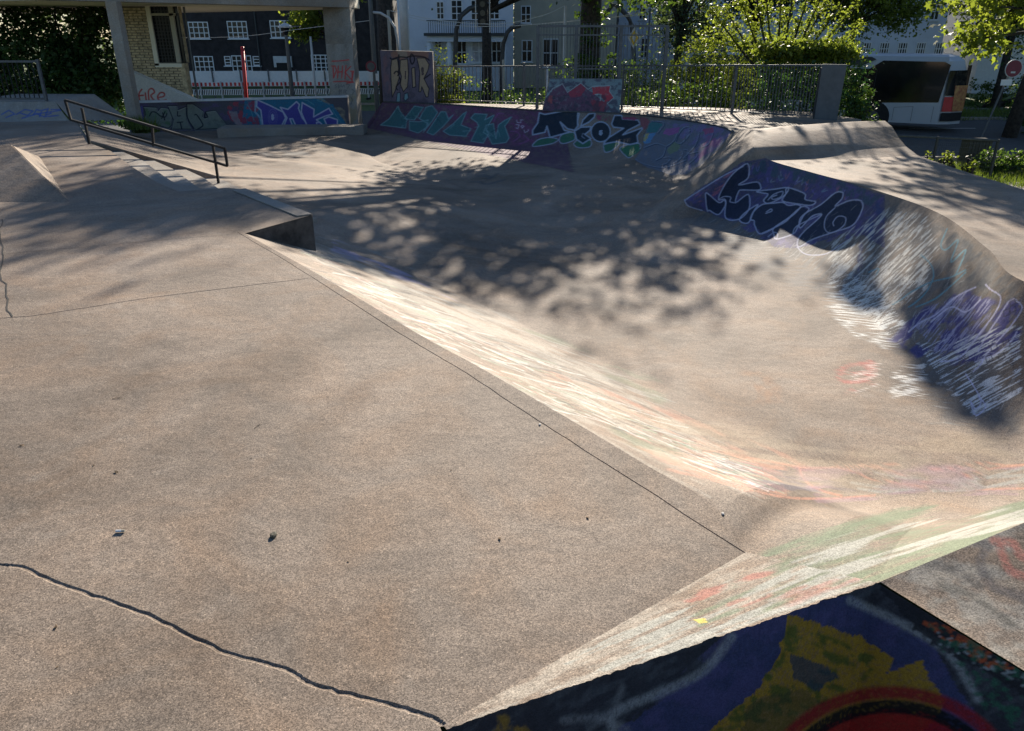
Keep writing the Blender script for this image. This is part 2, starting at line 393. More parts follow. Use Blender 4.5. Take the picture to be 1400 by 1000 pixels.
def spine(s):
    i = min(int(s), 3); t = s-i; return SP[i]*(1-t)+SP[i+1]*t
SK = np.array([spine(a) for a in Ks])
cols = []; kid = []
for i in range(len(keys)-1):
    pu, pv = proj(np.array([KR[i], KR[i+1], KF[i], KF[i+1]]))
    vis = (pu.min() < 1450) and (pu.max() > -50)
    le = max(math.hypot(pu[1]-pu[0], pv[1]-pv[0]), math.hypot(pu[3]-pu[2], pv[3]-pv[2]))
    n = int(max(3, min(160, le/(.8 if 16 <= i <= 21 else 1.2)))) if vis else 24
    for j in range(n):
        t = j/n
        if i in LIN: r = KR[i]*(1-t)+KR[i+1]*t; f = KF[i]*(1-t)+KF[i+1]*t
        else: r = catm(KR, i, t); f = catm(KF, i, t)
        if 1 <= i < 8: r[2] = 0
        cols.append((r, f, spine(Ks[i]*(1-t)+Ks[i+1]*t), Kp[i]*(1-t)+Kp[i+1]*t)); kid.append(i+t)
cols.append((KR[-1], KF[-1], SK[-1], Kp[-1])); kid.append(len(keys)-1); kid = np.array(kid)
RIM = np.array([c[0] for c in cols]); FT = np.array([c[1] for c in cols]); PW = np.array([c[3] for c in cols])
SPN = np.array([c[2] for c in cols])
NB, NFL = 170, 34
s = np.linspace(0, 1, NB)[:, None, None]
bank = RIM[None]*(1-s)+FT[None]*s
pw = np.broadcast_to(PW[None, :], (NB, len(PW)))
sl_ = np.linspace(0, 1, NB)[:, None]
gs = 1-(1-sl_)**pw
rnd = np.interp(kid, [5, 6.5, 7.5, 10, 11, 12, 13], [0, .45, .95, .95, .6, .3, 0])[None, :]   # how rounded the lip is
gs = gs*(1-rnd)+rnd*(3*sl_**2-2*sl_**3)
bank[:, :, 2] = RIM[None, :, 2]+(FT[None, :, 2]-RIM[None, :, 2])*gs
q = np.linspace(0, 1, NFL)[1:, None, None]**.9
floor_ = FT[None]*(1-q)+SPN[None]*q
G = np.concatenate([bank, floor_], 0)
U, V = proj(G.reshape(-1, 3)); pb = Paint(U, V)
KC = np.broadcast_to(kid[None, :], G.shape[:2]).ravel(); RC = np.repeat(np.arange(G.shape[0])/(NB-1), G.shape[1])
def zone(a, b, extra=0): return np.where((KC >= a) & (KC <= b))[0]
class Sub(Paint):            # paint only on a chosen stretch of the bowl
    def __init__(s, par, idx): s.par = par; s.idx = idx; s.U = par.U[idx]; s.V = par.V[idx]; s.C = par.C[idx].copy(); s.tf = lambda p: p; s.k = 1
    def done(s): s.par.C[s.idx] = s.C
# ---- pigment on the near bank: scuffed white, green and salmon streaks following the slope
W_ = (.31, .3, .27); SAL = (.45, .23, .16); GRN = (.15, .19, .12); RED = (.36, .13, .1); VIO = (.2, .16, .36); LAV = (.36, .32, .5)
near = Sub(pb, zone(0, 16.4))
A1 = math.atan2(455-318, 740-332)
near.cloud([(332, 318), (440, 372), (520, 420), (640, 490), (800, 585), (960, 670), (1060, 700), (1030, 620), (900, 545), (760, 470), (600, 390), (470, 330)], (.43, .4, .34), .5, .42, .62, 60, 5, A1+.1, 11, 14)
near.cloud([(380, 335), (560, 430), (700, 500), (860, 560), (960, 560), (760, 455), (560, 350), (440, 310)], W_, .6, .5, .7, 40, 1.8, A1+.02, 12, 12)
near.cloud([(470, 385), (640, 480), (760, 550), (900, 575), (700, 470), (560, 405)], W_, .6, .52, .72, 36, 1.7, A1+.05, 13, 12)
near.cloud([(600, 400), (900, 560), (960, 540), (760, 450), (640, 405)], GRN, .45, .48, .66, 60, 8, A1, 14, 12)
near.cloud([(450, 345), (640, 420), (560, 370), (450, 318)], LAV, .6, .4, .6, 40, 4, A1, 15, 6)
near.cloud([(680, 500), (900, 610), (1060, 680), (1150, 640), (950, 560), (760, 500)], SAL, .5, .5, .68, 60, 7, A1+.1, 16, 16)
near.cloud([(800, 560), (940, 600), (930, 640), (850, 610)], GRN, .5, .42, .62, 50, 8, .4, 17, 12)
near.stroke([(470, 384), (576, 457), (655, 500), (800, 585), (890, 638), (971, 680)], 4, (.42, .4, .35), .3, 2, worn=.6)
# salmon and white scrawl curving across the corner
near.crop(800, 550, 2.222)
for p in ([(360, 150), (420, 152), (480, 175), (520, 192), (490, 170), (560, 180), (640, 195), (700, 200), (820, 195), (950, 190)],
          [(360, 150), (380, 185), (430, 225), (500, 262), (560, 280), (640, 292), (760, 292), (880, 283)],
          [(650, 190), (660, 225), (700, 262), (780, 285)], [(770, 200), (830, 215), (870, 235), (960, 245), (1060, 262), (1200, 265), (1333, 262)],
          [(1050, 205), (1120, 200), (1200, 185), (1280, 192), (1333, 190)], [(830, 190), (920, 205), (1000, 235), (1100, 240), (1220, 205), (1333, 192)]):
    near.stroke(p, 7, SAL, .8, 1.5, curve=True, worn=.45)
for p in ([(810, 245), (880, 255), (960, 265), (1080, 262), (1180, 240), (1333, 200)], [(880, 215), (980, 232), (1100, 236), (1333, 222)], [(1060, 270), (1200, 262), (1333, 232)], [(830, 262), (900, 272), (1000, 268)], [(1240, 255), (1333, 240)]):
    near.stroke(p, 9, W_, .8, 1.8, curve=True, worn=.5)
near.fill([(425, 215), (470, 222), (505, 235), (470, 238), (480, 250), (450, 240)], SAL, .9)
near.cloud([(120, 110), (440, 170), (620, 180), (640, 330), (480, 300), (300, 240), (180, 190)], SAL, .6, .45, .62, 50, 6, .25, 18, 12)
near.cloud([(330, 140), (640, 190), (900, 250), (800, 300), (520, 280), (380, 200)], (.14, .13, .17), .5, .42, .62, 60, 7, .15, 19, 10)
near.cloud([(600, 180), (1333, 180), (1333, 300), (700, 320)], (.32, .2, .26), .4, .48, .66, 60, 7, -.05, 20, 10)
# green and white band running up to the lip
near.cloud([(300, 560), (640, 400), (960, 300), (1400, 280), (1400, 400), (900, 560), (500, 640)], GRN, .85, .40, .6, 90, 9, -.27, 21, 10)
near.cloud([(380, 600), (620, 450), (860, 370), (1400, 290), (1400, 390), (1080, 440), (640, 600)], (.33, .325, .285), .95, .5, .6, 110, 5, -.3, 22, 8)
near.tf = lambda p: p; near.k = 1
near.cloud([(700, 500), (1150, 600), (1400, 560), (1400, 660), (1150, 690), (900, 640)], (.42, .34, .24), .35, .4, .62, 80, 10, .1, 24, 25)
near.cloud([(1000, 500), (1060, 500), (1090, 555), (1030, 560)], (.32, .17, .09), .5, .4, .65, 14, 10, 0, 25, 18)
random.seed(77)
for k in range(420):
    t_ = random.random(); u0 = 400+t_*620; v0 = 345+t_*300+random.uniform(-14, 50)*(1 if t_ < .6 else .6); a = A1+random.uniform(-.12, .16); l = random.uniform(12, 70)
    near.stroke([(u0, v0), (u0+l*.5*math.cos(a), v0+l*.5*math.sin(a)+random.uniform(-1.5, 1.5)), (u0+l*math.cos(a), v0+l*math.sin(a))], random.uniform(.8, 2), random.choice([(.55, .54, .5), (.55, .54, .5), (.45, .3, .24), (.25, .3, .22), (.1, .095, .09)]), .55, .5, curve=True, worn=.45)
near.done()
# ---- right bank: lettering at the far end, scuffed white and violet at the near end
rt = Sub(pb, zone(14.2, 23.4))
DK = (.035, .045, .07); VL = (.12, .1, .24); WL = (.5, .5, .6)
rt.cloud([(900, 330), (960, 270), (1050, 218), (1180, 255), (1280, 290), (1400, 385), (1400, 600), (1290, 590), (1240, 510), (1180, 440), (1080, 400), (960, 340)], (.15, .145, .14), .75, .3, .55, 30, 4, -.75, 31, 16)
rt.crop(930, 200, 5)
rt.fill([(30, 370), (110, 300), (300, 190), (430, 105), (600, 80), (900, 160), (1180, 260), (1400, 340), (1400, 700), (1180, 560), (1060, 620), (800, 700), (640, 690), (520, 580), (420, 520), (300, 500), (180, 450), (60, 410)], (.08, .075, .16), .8, .3)
rt.cloud([(30, 370), (430, 105), (600, 80), (900, 160), (1400, 340), (1400, 600), (800, 700), (640, 690), (300, 500)], VL, .8, .42, .6, 12, 6, -.6, 32, 3)
rt.cloud([(430, 110), (600, 80), (1180, 240), (1400, 340), (1300, 420), (1000, 290), (700, 230), (480, 200)], (.07, .11, .13), .8, .4, .56, 6, 10, .3, 33, 3)
for k in range(26):
    x = random.uniform(470, 1180); y = 110+(x-470)*.27+random.uniform(0, 90)
    c = random.choice([(.4, .42, .45), (.3, .45, .45), (.5, .2, .2), (.25, .22, .5)])
    rt.stroke([(x, y), (x+random.uniform(-25, 25), y+random.uniform(10, 45)), (x+random.uniform(0, 35), y+random.uniform(-10, 30))], 5, c, .6, curve=True)
rt.cloud([(40, 360), (300, 190), (430, 130), (300, 330), (160, 400)], (.55, .2, .25), .6, .5, .64, 14, 4, -.6, 34, 3)
letters = [
 [(262, 365), (290, 290), (360, 190), (460, 120), (465, 215), (400, 265), (520, 245), (548, 270), (540, 300), (430, 300), (400, 310), (380, 385), (465, 330), (470, 430), (400, 500), (310, 490), (310, 370)],
 [(180, 320), (262, 385), (300, 370), (310, 400), (262, 468), (200, 440), (185, 440), (175, 370)],
 [(525, 310), (640, 295), (735, 285), (720, 330), (660, 370), (600, 392), (570, 372), (600, 330), (560, 320)],
 [(735, 285), (850, 325), (855, 365), (925, 380), (890, 405), (800, 395), (700, 375), (720, 330)],
 [(500, 450), (560, 400), (640, 390), (700, 385), (740, 405), (800, 400), (820, 420), (740, 495), (560, 600), (510, 545), (505, 510), (480, 500)],
 [(405, 500), (450, 450), (530, 400), (500, 450), (470, 520), (430, 525)],
 [(640, 560), (740, 490), (830, 415), (880, 430), (840, 480), (800, 560), (770, 600), (660, 635), (640, 600)],
 [(820, 560), (830, 480), (960, 400), (1060, 320), (1110, 318), (1105, 360), (1060, 410), (1160, 372), (1235, 375), (1245, 430), (1180, 540), (1040, 590), (900, 640), (810, 690), (805, 640), (850, 580), (940, 500), (965, 465), (900, 480)]]
for l in letters: rt.fill(l, DK, .95, .06, curve=False)
for l in letters: rt.stroke(l, 8, WL, .9, closed=True, curve=True, worn=.1)
for p in ([(600, 368), (640, 330), (700, 310), (690, 345), (640, 365), (625, 350), (660, 335)], [(1060, 420), (1000, 480), (985, 550), (1010, 590), (1060, 585), (1120, 540), (1130, 490), (1080, 480), (1045, 520), (1050, 545)],
          [(262, 365), (300, 345), (345, 350), (340, 380), (380, 388)], [(590, 450), (620, 430), (625, 445), (585, 460)], [(600, 620), (640, 590), (665, 600), (660, 635)], [(550, 600), (700, 530), (745, 495)],
          [(800, 690), (840, 730), (900, 745), (1000, 735), (1090, 680), (1150, 640)], [(30, 370), (55, 410), (150, 440)], [(30, 370), (140, 300), (300, 200), (430, 140)], [(770, 600), (800, 545), (960, 470)]):
    rt.stroke(p, 7, WL, .85, curve=True, worn=.15)
# crop H: near end of the right bank
rt.crop(1130, 250, 2.941)
rt.cloud([(180, 60), (260, 60), (240, 200), (170, 260), (130, 420), (100, 400), (120, 200)], (.05, .08, .2), .7, .4, .58, 20, 8, 1.2, 41, 8)
rt.cloud([(0, 220), (240, 90), (420, 120), (470, 260), (420, 440), (300, 520), (200, 640), (0, 420)], (.62, .6, .54), .85, .47, .6, 16, 1.8, -.78, 42, 10)
rt.cloud([(0, 380), (100, 350), (260, 470), (330, 560), (340, 640), (240, 680), (90, 620), (0, 520)], (.68, .68, .64), .95, .49, .57, 14, 1.3, -.35, 43, 6)
rt.cloud([(240, 640), (330, 540), (420, 470), (560, 420), (700, 470), (794, 460), (794, 700), (560, 740), (400, 740)], (.075, .07, .22), .95, .36, .52, 24, 12, -.7, 44, 8)
rt.cloud([(430, 150), (520, 180), (640, 270), (794, 400), (700, 470), (560, 410), (430, 480), (480, 300)], (.07, .08, .09), .8, .38, .56, 24, 8, -.8, 45, 8)
rt.cloud([(350, 640), (560, 600), (794, 560), (794, 860), (600, 960), (520, 880), (420, 760)], (.68, .68, .68), .95, .49, .57, 26, 1.8, -.5, 46, 6)
rt.cloud([(330, 560), (420, 480), (560, 430), (690, 470), (640, 640), (440, 700)], (.36, .35, .5), .85, .5, .6, 22, 1.6, -.9, 47, 5)
rt.cloud([(260, 700), (420, 700), (400, 880), (240, 880)], (.75, .73, .68), .85, .54, .62, 24, 3, -.3, 48, 8)
rt.cloud([(20, 720), (200, 680), (230, 800), (120, 880), (10, 840)], (.5, .12, .1), .6, .45, .65, 16, 6, -.1, 49, 12)
rt.cloud([(40, 740), (240, 700), (230, 860), (100, 870)], (.7, .62, .55), .7, .58, .66, 22, 3, -.3, 50, 8)
TQ = (.12, .3, .36)
for p in ([(485, 185), (460, 250), (480, 270), (530, 230), (500, 320), (560, 270), (520, 370)], [(380, 290), (420, 330), (430, 380), (400, 440), (360, 480), (330, 500)], [(170, 360), (210, 345), (200, 370)],
          [(265, 490), (300, 470), (340, 440), (420, 400), (500, 380), (560, 350)], [(360, 500), (410, 480), (460, 450), (560, 360)]):
    rt.stroke(p, 6, TQ, .85, curve=True)
for p in ([(610, 680), (640, 620), (690, 545), (740, 470), (770, 480), (785, 510), (730, 590), (650, 680), (620, 730), (590, 760)], [(600, 720), (680, 690), (740, 640), (765, 600)], [(640, 410), (660, 430), (700, 460), (680, 520), (620, 600), (540, 700), (460, 720)],
          [(560, 770), (620, 870), (600, 910), (580, 880), (600, 935), (640, 900), (610, 860)], [(330, 600), (380, 560), (440, 530), (520, 460), (600, 420)], [(420, 560), (500, 500), (560, 520), (620, 470)]):
    rt.stroke(p, 6, (.6, .58, .75), .8, curve=True, worn=.2)
for (x, y) in ((735, 470), (710, 515), (735, 500), (660, 655), (690, 690), (640, 700), (710, 640)):
    rt.stroke([(x, y), (x+22, y-8), (x+28, y+14), (x+4, y+24)], 4, (.03, .03, .06), .85, closed=True)
rt.stroke([(400, 970), (480, 965), (550, 975), (600, 940)], 4, W_, .7, curve=True)
for k in range(90):
    x = random.uniform(0, 420); y = 330+x*.65+random.uniform(-60, 90); a = random.uniform(-1.5, .4); l = random.uniform(15, 60)
    rt.stroke([(x, y), (x+l*.5*math.cos(a)+random.uniform(-3, 3), y+l*.5*math.sin(a)), (x+l*math.cos(a), y+l*math.sin(a))], random.uniform(1.2, 3.6), (.5, .5, .47), .55, 1.0, curve=True, worn=.4)
for k in range(45):
    x = random.uniform(430, 800); y = random.uniform(640, 930); a = random.uniform(-1.3, .3); l = random.uniform(15, 60)
    if y > 1010-x*.13+random.uniform(-60, 20): continue
    rt.stroke([(x, y), (x+l*.5*math.cos(a)+random.uniform(-9, 9), y+l*.5*math.sin(a)), (x+l*math.cos(a), y+l*math.sin(a))], random.uniform(1.2, 4), (.54, .54, .54), .5, 1.0, worn=.4)
for k in range(110):
    x = random.uniform(-120, 560); y = 60+max(0, x)*.35+random.uniform(0, 260); a = random.uniform(-1.2, -.5); l = random.uniform(10, 50)
    rt.stroke([(x, y), (x+l*.5*math.cos(a)+random.uniform(-4, 4), y+l*.5*math.sin(a)), (x+l*math.cos(a), y+l*math.sin(a))], random.uniform(1, 3), random.choice([(.42, .41, .38), (.08, .08, .08), (.3, .32, .36), (.45, .44, .42)]), .4, .9, curve=True, worn=.4)
rt.crop(930, 200, 5)
for k in range(160):
    x = random.uniform(200, 1100); y = 470+(x-200)*.28+random.uniform(-20, 170); a = random.uniform(-.9, -.4); l = random.uniform(15, 70)
    if y < 690-abs(x-740)*.35: continue
    rt.stroke([(x, y), (x+l*math.cos(a), y+l*math.sin(a))], random.uniform(2, 4), (.44, .43, .4), .6, .5, worn=.4)
rt.done()
# ---- far bank: three painted pieces side by side
fb = Sub(pb, zone(25.2, 33.4))
fb.crop(510, 130, 5.833)
fb.fill([(-60, 260), (0, 100), (60, 20), (500, 40), (1500, 130), (1600, 620), (700, 430), (200, 320)], (.11, .05, .1), .8, .3)
fb.cloud([(500, 60), (1330, 120), (1330, 420), (800, 400), (480, 100)], (.2, .07, .14), .8, .4, .6, 8, 5, .3, 51, 3)
TE = (.06, .17, .17); TL = (.22, .4, .4)
pcs = [[(60, 240), (130, 190), (200, 90), (215, 130), (270, 200), (260, 265)], [(290, 210), (370, 215), (440, 200), (425, 260), (360, 305), (290, 280)],
       [(370, 190), (420, 100), (470, 85), (515, 140), (470, 210), (400, 300), (440, 230)], [(470, 240), (540, 135), (580, 135), (600, 190), (640, 160), (560, 250), (480, 320), (430, 300)],
       [(560, 290), (640, 230), (720, 150), (745, 135), (700, 240), (780, 270), (740, 330), (610, 320)], [(780, 185), (810, 150), (910, 155), (890, 200), (965, 160), (900, 280), (920, 310), (880, 385), (780, 370), (840, 250), (830, 220)],
       [(880, 300), (905, 240), (960, 230), (980, 350), (1000, 240), (1040, 210), (1105, 175), (1050, 250), (1085, 345), (1060, 380), (950, 393), (915, 320)], [(250, 190), (330, 90), (400, 100), (330, 200)]]
for l in pcs: fb.fill(l, TE, .95, .1); 
for l in pcs: fb.stroke(l, 7, TL, .8, closed=True, worn=.15)
for k in range(34):
    x = random.uniform(110, 1000); y = 160+(x-110)*.16+random.uniform(-30, 80)
    fb.stroke([(x, y), (x+random.uniform(-40, 40), y+random.uniform(-60, 30)), (x+random.uniform(0, 50), y+random.uniform(-30, 20))], 5, random.choice([TL, (.03, .06, .08), (.1, .25, .22)]), .6)
fb.fill([(60, 270), (260, 290), (640, 350), (1000, 410), (960, 430), (600, 375), (250, 310)], (.16, .07, .14), .6, .5)
for p in ([(1145, 200), (1150, 220), (1170, 222)], [(1175, 200), (1195, 200)], [(1180, 200), (1178, 222)], [(1140, 235), (1165, 240), (1155, 270), (1140, 262)], [(1180, 250), (1190, 265), (1205, 250), (1190, 245), (1180, 250)], [(1205, 280), (1210, 300), (1235, 290), (1240, 275)]):
    fb.stroke(p, 5, (.6, .5, .6), .9)
for p in ([(1100, 290), (1150, 295), (1170, 330), (1120, 370)], [(1200, 320), (1240, 360), (1170, 390)], [(960, 210), (1000, 150), (1040, 150)]): fb.stroke(p, 9, (.3, .1, .25), .7, curve=True)
# crop E: big dark letters with pale outline
fb.crop(710, 100, 7.144)
DKN = (.02, .035, .05); PL = (.42, .47, .55); GR = (.05, .17, .1)
for l in ([(140, 690), (190, 650), (290, 630), (380, 650), (320, 690), (180, 715), (130, 715)], [(390, 660), (420, 600), (530, 580), (540, 650), (430, 690)], [(530, 690), (600, 640), (700, 660), (690, 720), (580, 730)],
          [(830, 700), (960, 670), (980, 690), (900, 760), (840, 775), (825, 740)], [(980, 740), (1060, 700), (1170, 690), (1180, 740), (1080, 825), (1040, 810)]):
    fb.fill(l, GR, .95); fb.stroke(l, 9, PL, .85, closed=True, curve=True)
L2 = [[(195, 390), (250, 405), (420, 375), (540, 350), (580, 345), (570, 420), (570, 520), (540, 560), (470, 545), (400, 480), (440, 560), (500, 575), (300, 630), (270, 520), (250, 580), (130, 605), (130, 560), (180, 490)],
      [(540, 570), (600, 530), (700, 525), (690, 560), (640, 600), (700, 640), (620, 690), (560, 650)],
      [(600, 520), (620, 460), (680, 400), (740, 390), (735, 430), (680, 480)],
      [(930, 415), (1000, 415), (1010, 450), (1160, 460), (1180, 500), (1060, 560), (1010, 605), (1110, 570), (1215, 530), (1150, 610), (1160, 680), (1080, 700), (950, 670), (820, 695), (860, 640), (1020, 540), (920, 530), (900, 500)]]
for l in L2: fb.fill(l, DKN, .95, .05); fb.stroke(l, 13, PL, .9, closed=True, worn=.1)
oc = [(795+95*math.cos(a), 575+98*math.sin(a)) for a in np.linspace(0, 2*math.pi, 20)[:-1]]
fb.fill(oc, DKN, .95, .05); fb.stroke(oc, 12, PL, .9, closed=True); fb.fill([(795+20*math.cos(a), 585+30*math.sin(a)) for a in np.linspace(0, 6.1, 12)], PL, .95)
fb.stroke([(640, 640), (610, 620), (620, 590), (650, 600)], 7, PL, .7); fb.stroke([(575, 345), (590, 400), (570, 470), (580, 520)], 9, PL, .8)
fb.cloud([(740, 400), (900, 400), (900, 480), (760, 470)], (.3, .05, .1), .8, .3, .6, 4, 4, 0, 61, 2)
fb.fill([(1000, 430), (1120, 430), (1170, 450), (1100, 465), (1010, 450)], (.35, .06, .12), .9)
fb.fill([(1180, 430), (1240, 440), (1280, 480), (1220, 560), (1180, 500)], (.3, .08, .1), .8)
# crop F: scaled piece in grey, blue and pink
fb.crop(850, 140, 7.0)
fb.fill([(270, 180), (600, 160), (900, 200), (1090, 290), (960, 420), (760, 600), (620, 690), (480, 700), (230, 620), (120, 550), (200, 440), (220, 300)], (.16, .18, .22), .9, .2)
fb.cloud([(420, 190), (900, 200), (1090, 290), (900, 470), (640, 690), (600, 400)], (.22, .17, .34), .8, .4, .6, 10, 4, -.8, 71, 3)
fb.cloud([(820, 300), (960, 280), (960, 400), (760, 560), (700, 520)], (.35, .12, .25), .8, .42, .6, 10, 3, -.8, 72, 3)
for l, c in (([(250, 230), (290, 185), (400, 205), (330, 290), (240, 290)], (.05, .2, .2)), ([(210, 310), (330, 290), (270, 390), (205, 395)], (.12, .3, .5)), ([(225, 300), (270, 300), (225, 380), (205, 360)], (.5, .4, .15)),
             ([(390, 300), (430, 250), (560, 240), (540, 290), (460, 320)], (.35, .12, .3)), ([(770, 260), (880, 240), (880, 290), (800, 310)], (.4, .1, .2)), ([(500, 380), (570, 400), (540, 460), (460, 500), (430, 460)], (.2, .25, .15)),
             ([(0, 440), (160, 400), (180, 460), (90, 525), (40, 500)], (.05, .2, .1))):
    fb.fill(l, c, .9)
for p in ([(520, 380), (550, 310), (600, 250), (655, 250), (640, 330), (570, 400), (520, 385)], [(430, 430), (400, 520), (330, 560)], [(430, 430), (350, 400), (300, 410), (220, 440)], [(400, 540), (470, 530), (450, 580), (390, 605)],
          [(560, 460), (590, 490), (560, 550), (500, 590)], [(600, 460), (640, 470), (620, 540)], [(750, 290), (730, 370), (700, 430), (600, 540)], [(760, 400), (780, 430), (840, 400), (880, 300)], [(730, 480), (720, 530), (640, 600)],
          [(140, 550), (230, 600), (420, 630), (620, 560)], [(290, 185), (410, 205), (350, 300)], [(540, 300), (500, 380), (430, 430)], [(650, 500), (730, 480)]):
    fb.stroke(p, 9, (.03, .05, .09), .9, curve=True); fb.stroke([(x-7, y-6) for x, y in p], 4, (.45, .5, .58), .7, curve=True)
for k in range(40):
    x = random.uniform(600, 1040); y = random.uniform(210, 330)+max(0, 800-x)*.2
    fb.stroke([(x, y), (x+random.uniform(-30, 30), y+random.uniform(0, 40))], 4, random.choice([(.3, .3, .5), (.15, .25, .3), (.4, .2, .3)]), .6)
fb.done()
# small tag and wash on the floor
fl = Sub(pb, np.where(RC > 1)[0])
fl.tf = lambda p: p
for p in ([(640, 236), (655, 232), (650, 244)], [(660, 233), (668, 246), (680, 238)], [(645, 248), (668, 252), (690, 246)], [(655, 240), (672, 243)]): fl.stroke(p, 2.5, (.08, .09, .1), .7)
fl.cloud([(335, 205), (420, 205), (430, 214), (360, 217)], (.16, .15, .14), .9, .3, .5, 20, 6, 0, 81, 4)
fl.done()
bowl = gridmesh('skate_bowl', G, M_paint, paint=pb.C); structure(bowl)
# ------------------------------------------------------------------ DECK SLABS (near plateau) with real joints between them
rim_at = lambda a, b: [tuple(RIM[k]) for k in np.where((kid >= a-1e-6) & (kid <= b+1e-6))[0]]
PX = lambda *pts: [P(u, v, 0) for u, v in pts]
def offs(path, d):
    out = []
    for i, p in enumerate(path):
        a = path[max(i-1, 0)]; b = path[min(i+1, len(path)-1)]; t = Vector((b[0]-a[0], b[1]-a[1], 0)).normalized()
        out.append((p[0]-t.y*d, p[1]+t.x*d, p[2]))
    return out
def wob(path, n, amp, seed=0):
    r = random.Random(seed); out = []
    for i in range(len(path)-1):
        for j in range(n):
            t = j/n; p = [path[i][k]*(1-t)+path[i+1][k]*t for k in range(3)]
            w_ = 0 if (i == 0 and j == 0) else amp
            out.append((p[0]+r.uniform(-w_, w_), p[1]+r.uniform(-w_, w_), p[2]))
    out.append(tuple(path[-1])); return out
def groove(name, path, w_, d, mat_=None, lip=0):
    L_, R_ = offs(path, w_/2), offs(path, -w_/2); mb = MB(); n = len(path)
    v = []; r = random.Random(5)
    for i in range(n):
        k = .7+.5*r.random()
        l, q = L_[i], R_[i]; c = [(l[j]+q[j])/2 for j in range(3)]
        v += [(l[0], l[1], l[2]), (l[0]*.75+q[0]*.25, l[1]*.75+q[1]*.25, l[2]-d*k), (l[0]*.3+q[0]*.7, l[1]*.3+q[1]*.7, l[2]-d*k*.8), (q[0], q[1], q[2])]
    f = [(i*4+a, i*4+a+1, i*4+a+5, i*4+a+4) for i in range(n-1) for a in range(3)]
    mb.add(v, f); return mb.build(name, mat_ or M_deck, fix=False)
def slab(name, poly): 
    from mathutils.geometry import delaunay_2d_cdt
    v2 = [Vector((p[0], p[1])) for p in poly]; r = delaunay_2d_cdt(v2, [], [list(range(len(v2)))], 1, 1e-6)
    mb = MB(); mb.add([(p.x, p.y, 0) for p in r[0]], [tuple(f) for f in r[2]])
    o = mb.build(name, M_deck); 
    if o.data.polygons[0].normal.z < 0: o.data.flip_normals()
    return structure(o)
CW = .019
crackA = wob([(-12, 2.0, 0), (-2.5, 2.3, 0)]+smooth(PX((0, 773), (30, 776), (92, 803), (200, 840), (300, 889), (390, 915), (430, 937), (540, 965), (590, 981), (606, 992)), 3), 3, .0025, 3)
Eline = PX((606, 992), (1020, 755))
seam = wob(PX((1020, 757), (800, 616), (735, 575), (640, 512), (545, 455), (428, 380)), 6, .003, 4)
seam2 = wob([seam[-1]]+PX((380, 350), (325, 318)), 5, .003, 8)
jointB = wob([seam[-1]]+PX((200, 408), (40, 433))+[(-6, 4.0, 0), (-12, 4.6, 0)], 6, .005, 6)
gA = structure(groove('crack', crackA, CW, .0045)); gA['kind'] = 'structure'
structure(groove('expansion_joint', seam+seam2[1:], .006, .004)); structure(groove('expansion_joint', jointB, .01, .003))
jointD = wob(PX((125, 197), (80, 203), (40, 209))+[(-10.5, 10.8, 0)], 4, .004, 7)
structure(groove('expansion_joint', jointD, .03, .02))
slab('deck', offs(crackA, -CW/2)+[(-.12, 1.3, 0), (.1, .9, 0), (.35, -4, 0), (-12, -4, 0)])
slab('deck', offs(crackA, CW/2)+Eline+offs(seam, .003)+offs(jointB, .005)[1:])
hid = np.where(kid <= 1.001)[0]
rimN = [tuple(RIM[k]) for k in np.where((kid >= 1) & (kid <= 9))[0]]
tong = PX((332, 318), (427, 294), (336, 259), (309, 257))
nos = PX((245, 262), (215, 250), (180, 228), (152, 207), (125, 195))
strip = [(-2.4, 6.8, 0)]+rimN[1:]+[p for p in offs(seam, -.003)]
s2 = offs(seam2, -.003)
slab('deck', strip+s2[1:])
# slab behind joint B, reaching the stairs and the back of the plateau
slab('deck', [p for p in offs(jointB, -.005)]+[(-12, 10.6, 0)]+[p for p in reversed(offs(jointD, .015))]+nos[::-1][1:]+[tong[3], tong[2], tong[1], (-2.4, 6.8, 0)]+list(reversed(offs(seam2, .003)))[:-1])
slab('deck', [p for p in offs(jointD, -.015)]+[(-16, 11, 0), (-16, 16.1, 0)]+[P(-40, 168, 0), P(98, 165, 0), (-8.9, 16.4, 0), (-7.9, 14.7, 0), (-6.9, 13, 0)])
# sides of the jutting block over the bank, and its cast concrete edging
def vwall(name, path, zb, mat_, paint=None, parent=None):
    G_ = np.array([[(p[0], p[1], p[2]) for p in path], [(p[0], p[1], b) for p, b in zip(path, zb)]]); 
    o = gridmesh(name, G_, mat_, parent, False, flip=False); return o
nr = []
mb = MB()
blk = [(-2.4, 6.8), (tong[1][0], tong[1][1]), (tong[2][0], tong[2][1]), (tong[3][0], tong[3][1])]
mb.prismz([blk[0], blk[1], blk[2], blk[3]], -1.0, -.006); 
M_block = mat('stained shade-dark block side', (.09, .082, .075, 1), .9, var=.4, scale=5, bump=.5)  # base colour darkened to deepen the shade on the block sides, with stain
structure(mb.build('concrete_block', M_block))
mb = MB(); e1 = offs([tong[1], tong[2]], .16); mb.prismz([(tong[1][0], tong[1][1]), (tong[2][0], tong[2][1]), (e1[1][0], e1[1][1]), (e1[0][0], e1[0][1])], .001, .012)
structure(mb.build('block_edging', M_plain, bevel=.004))
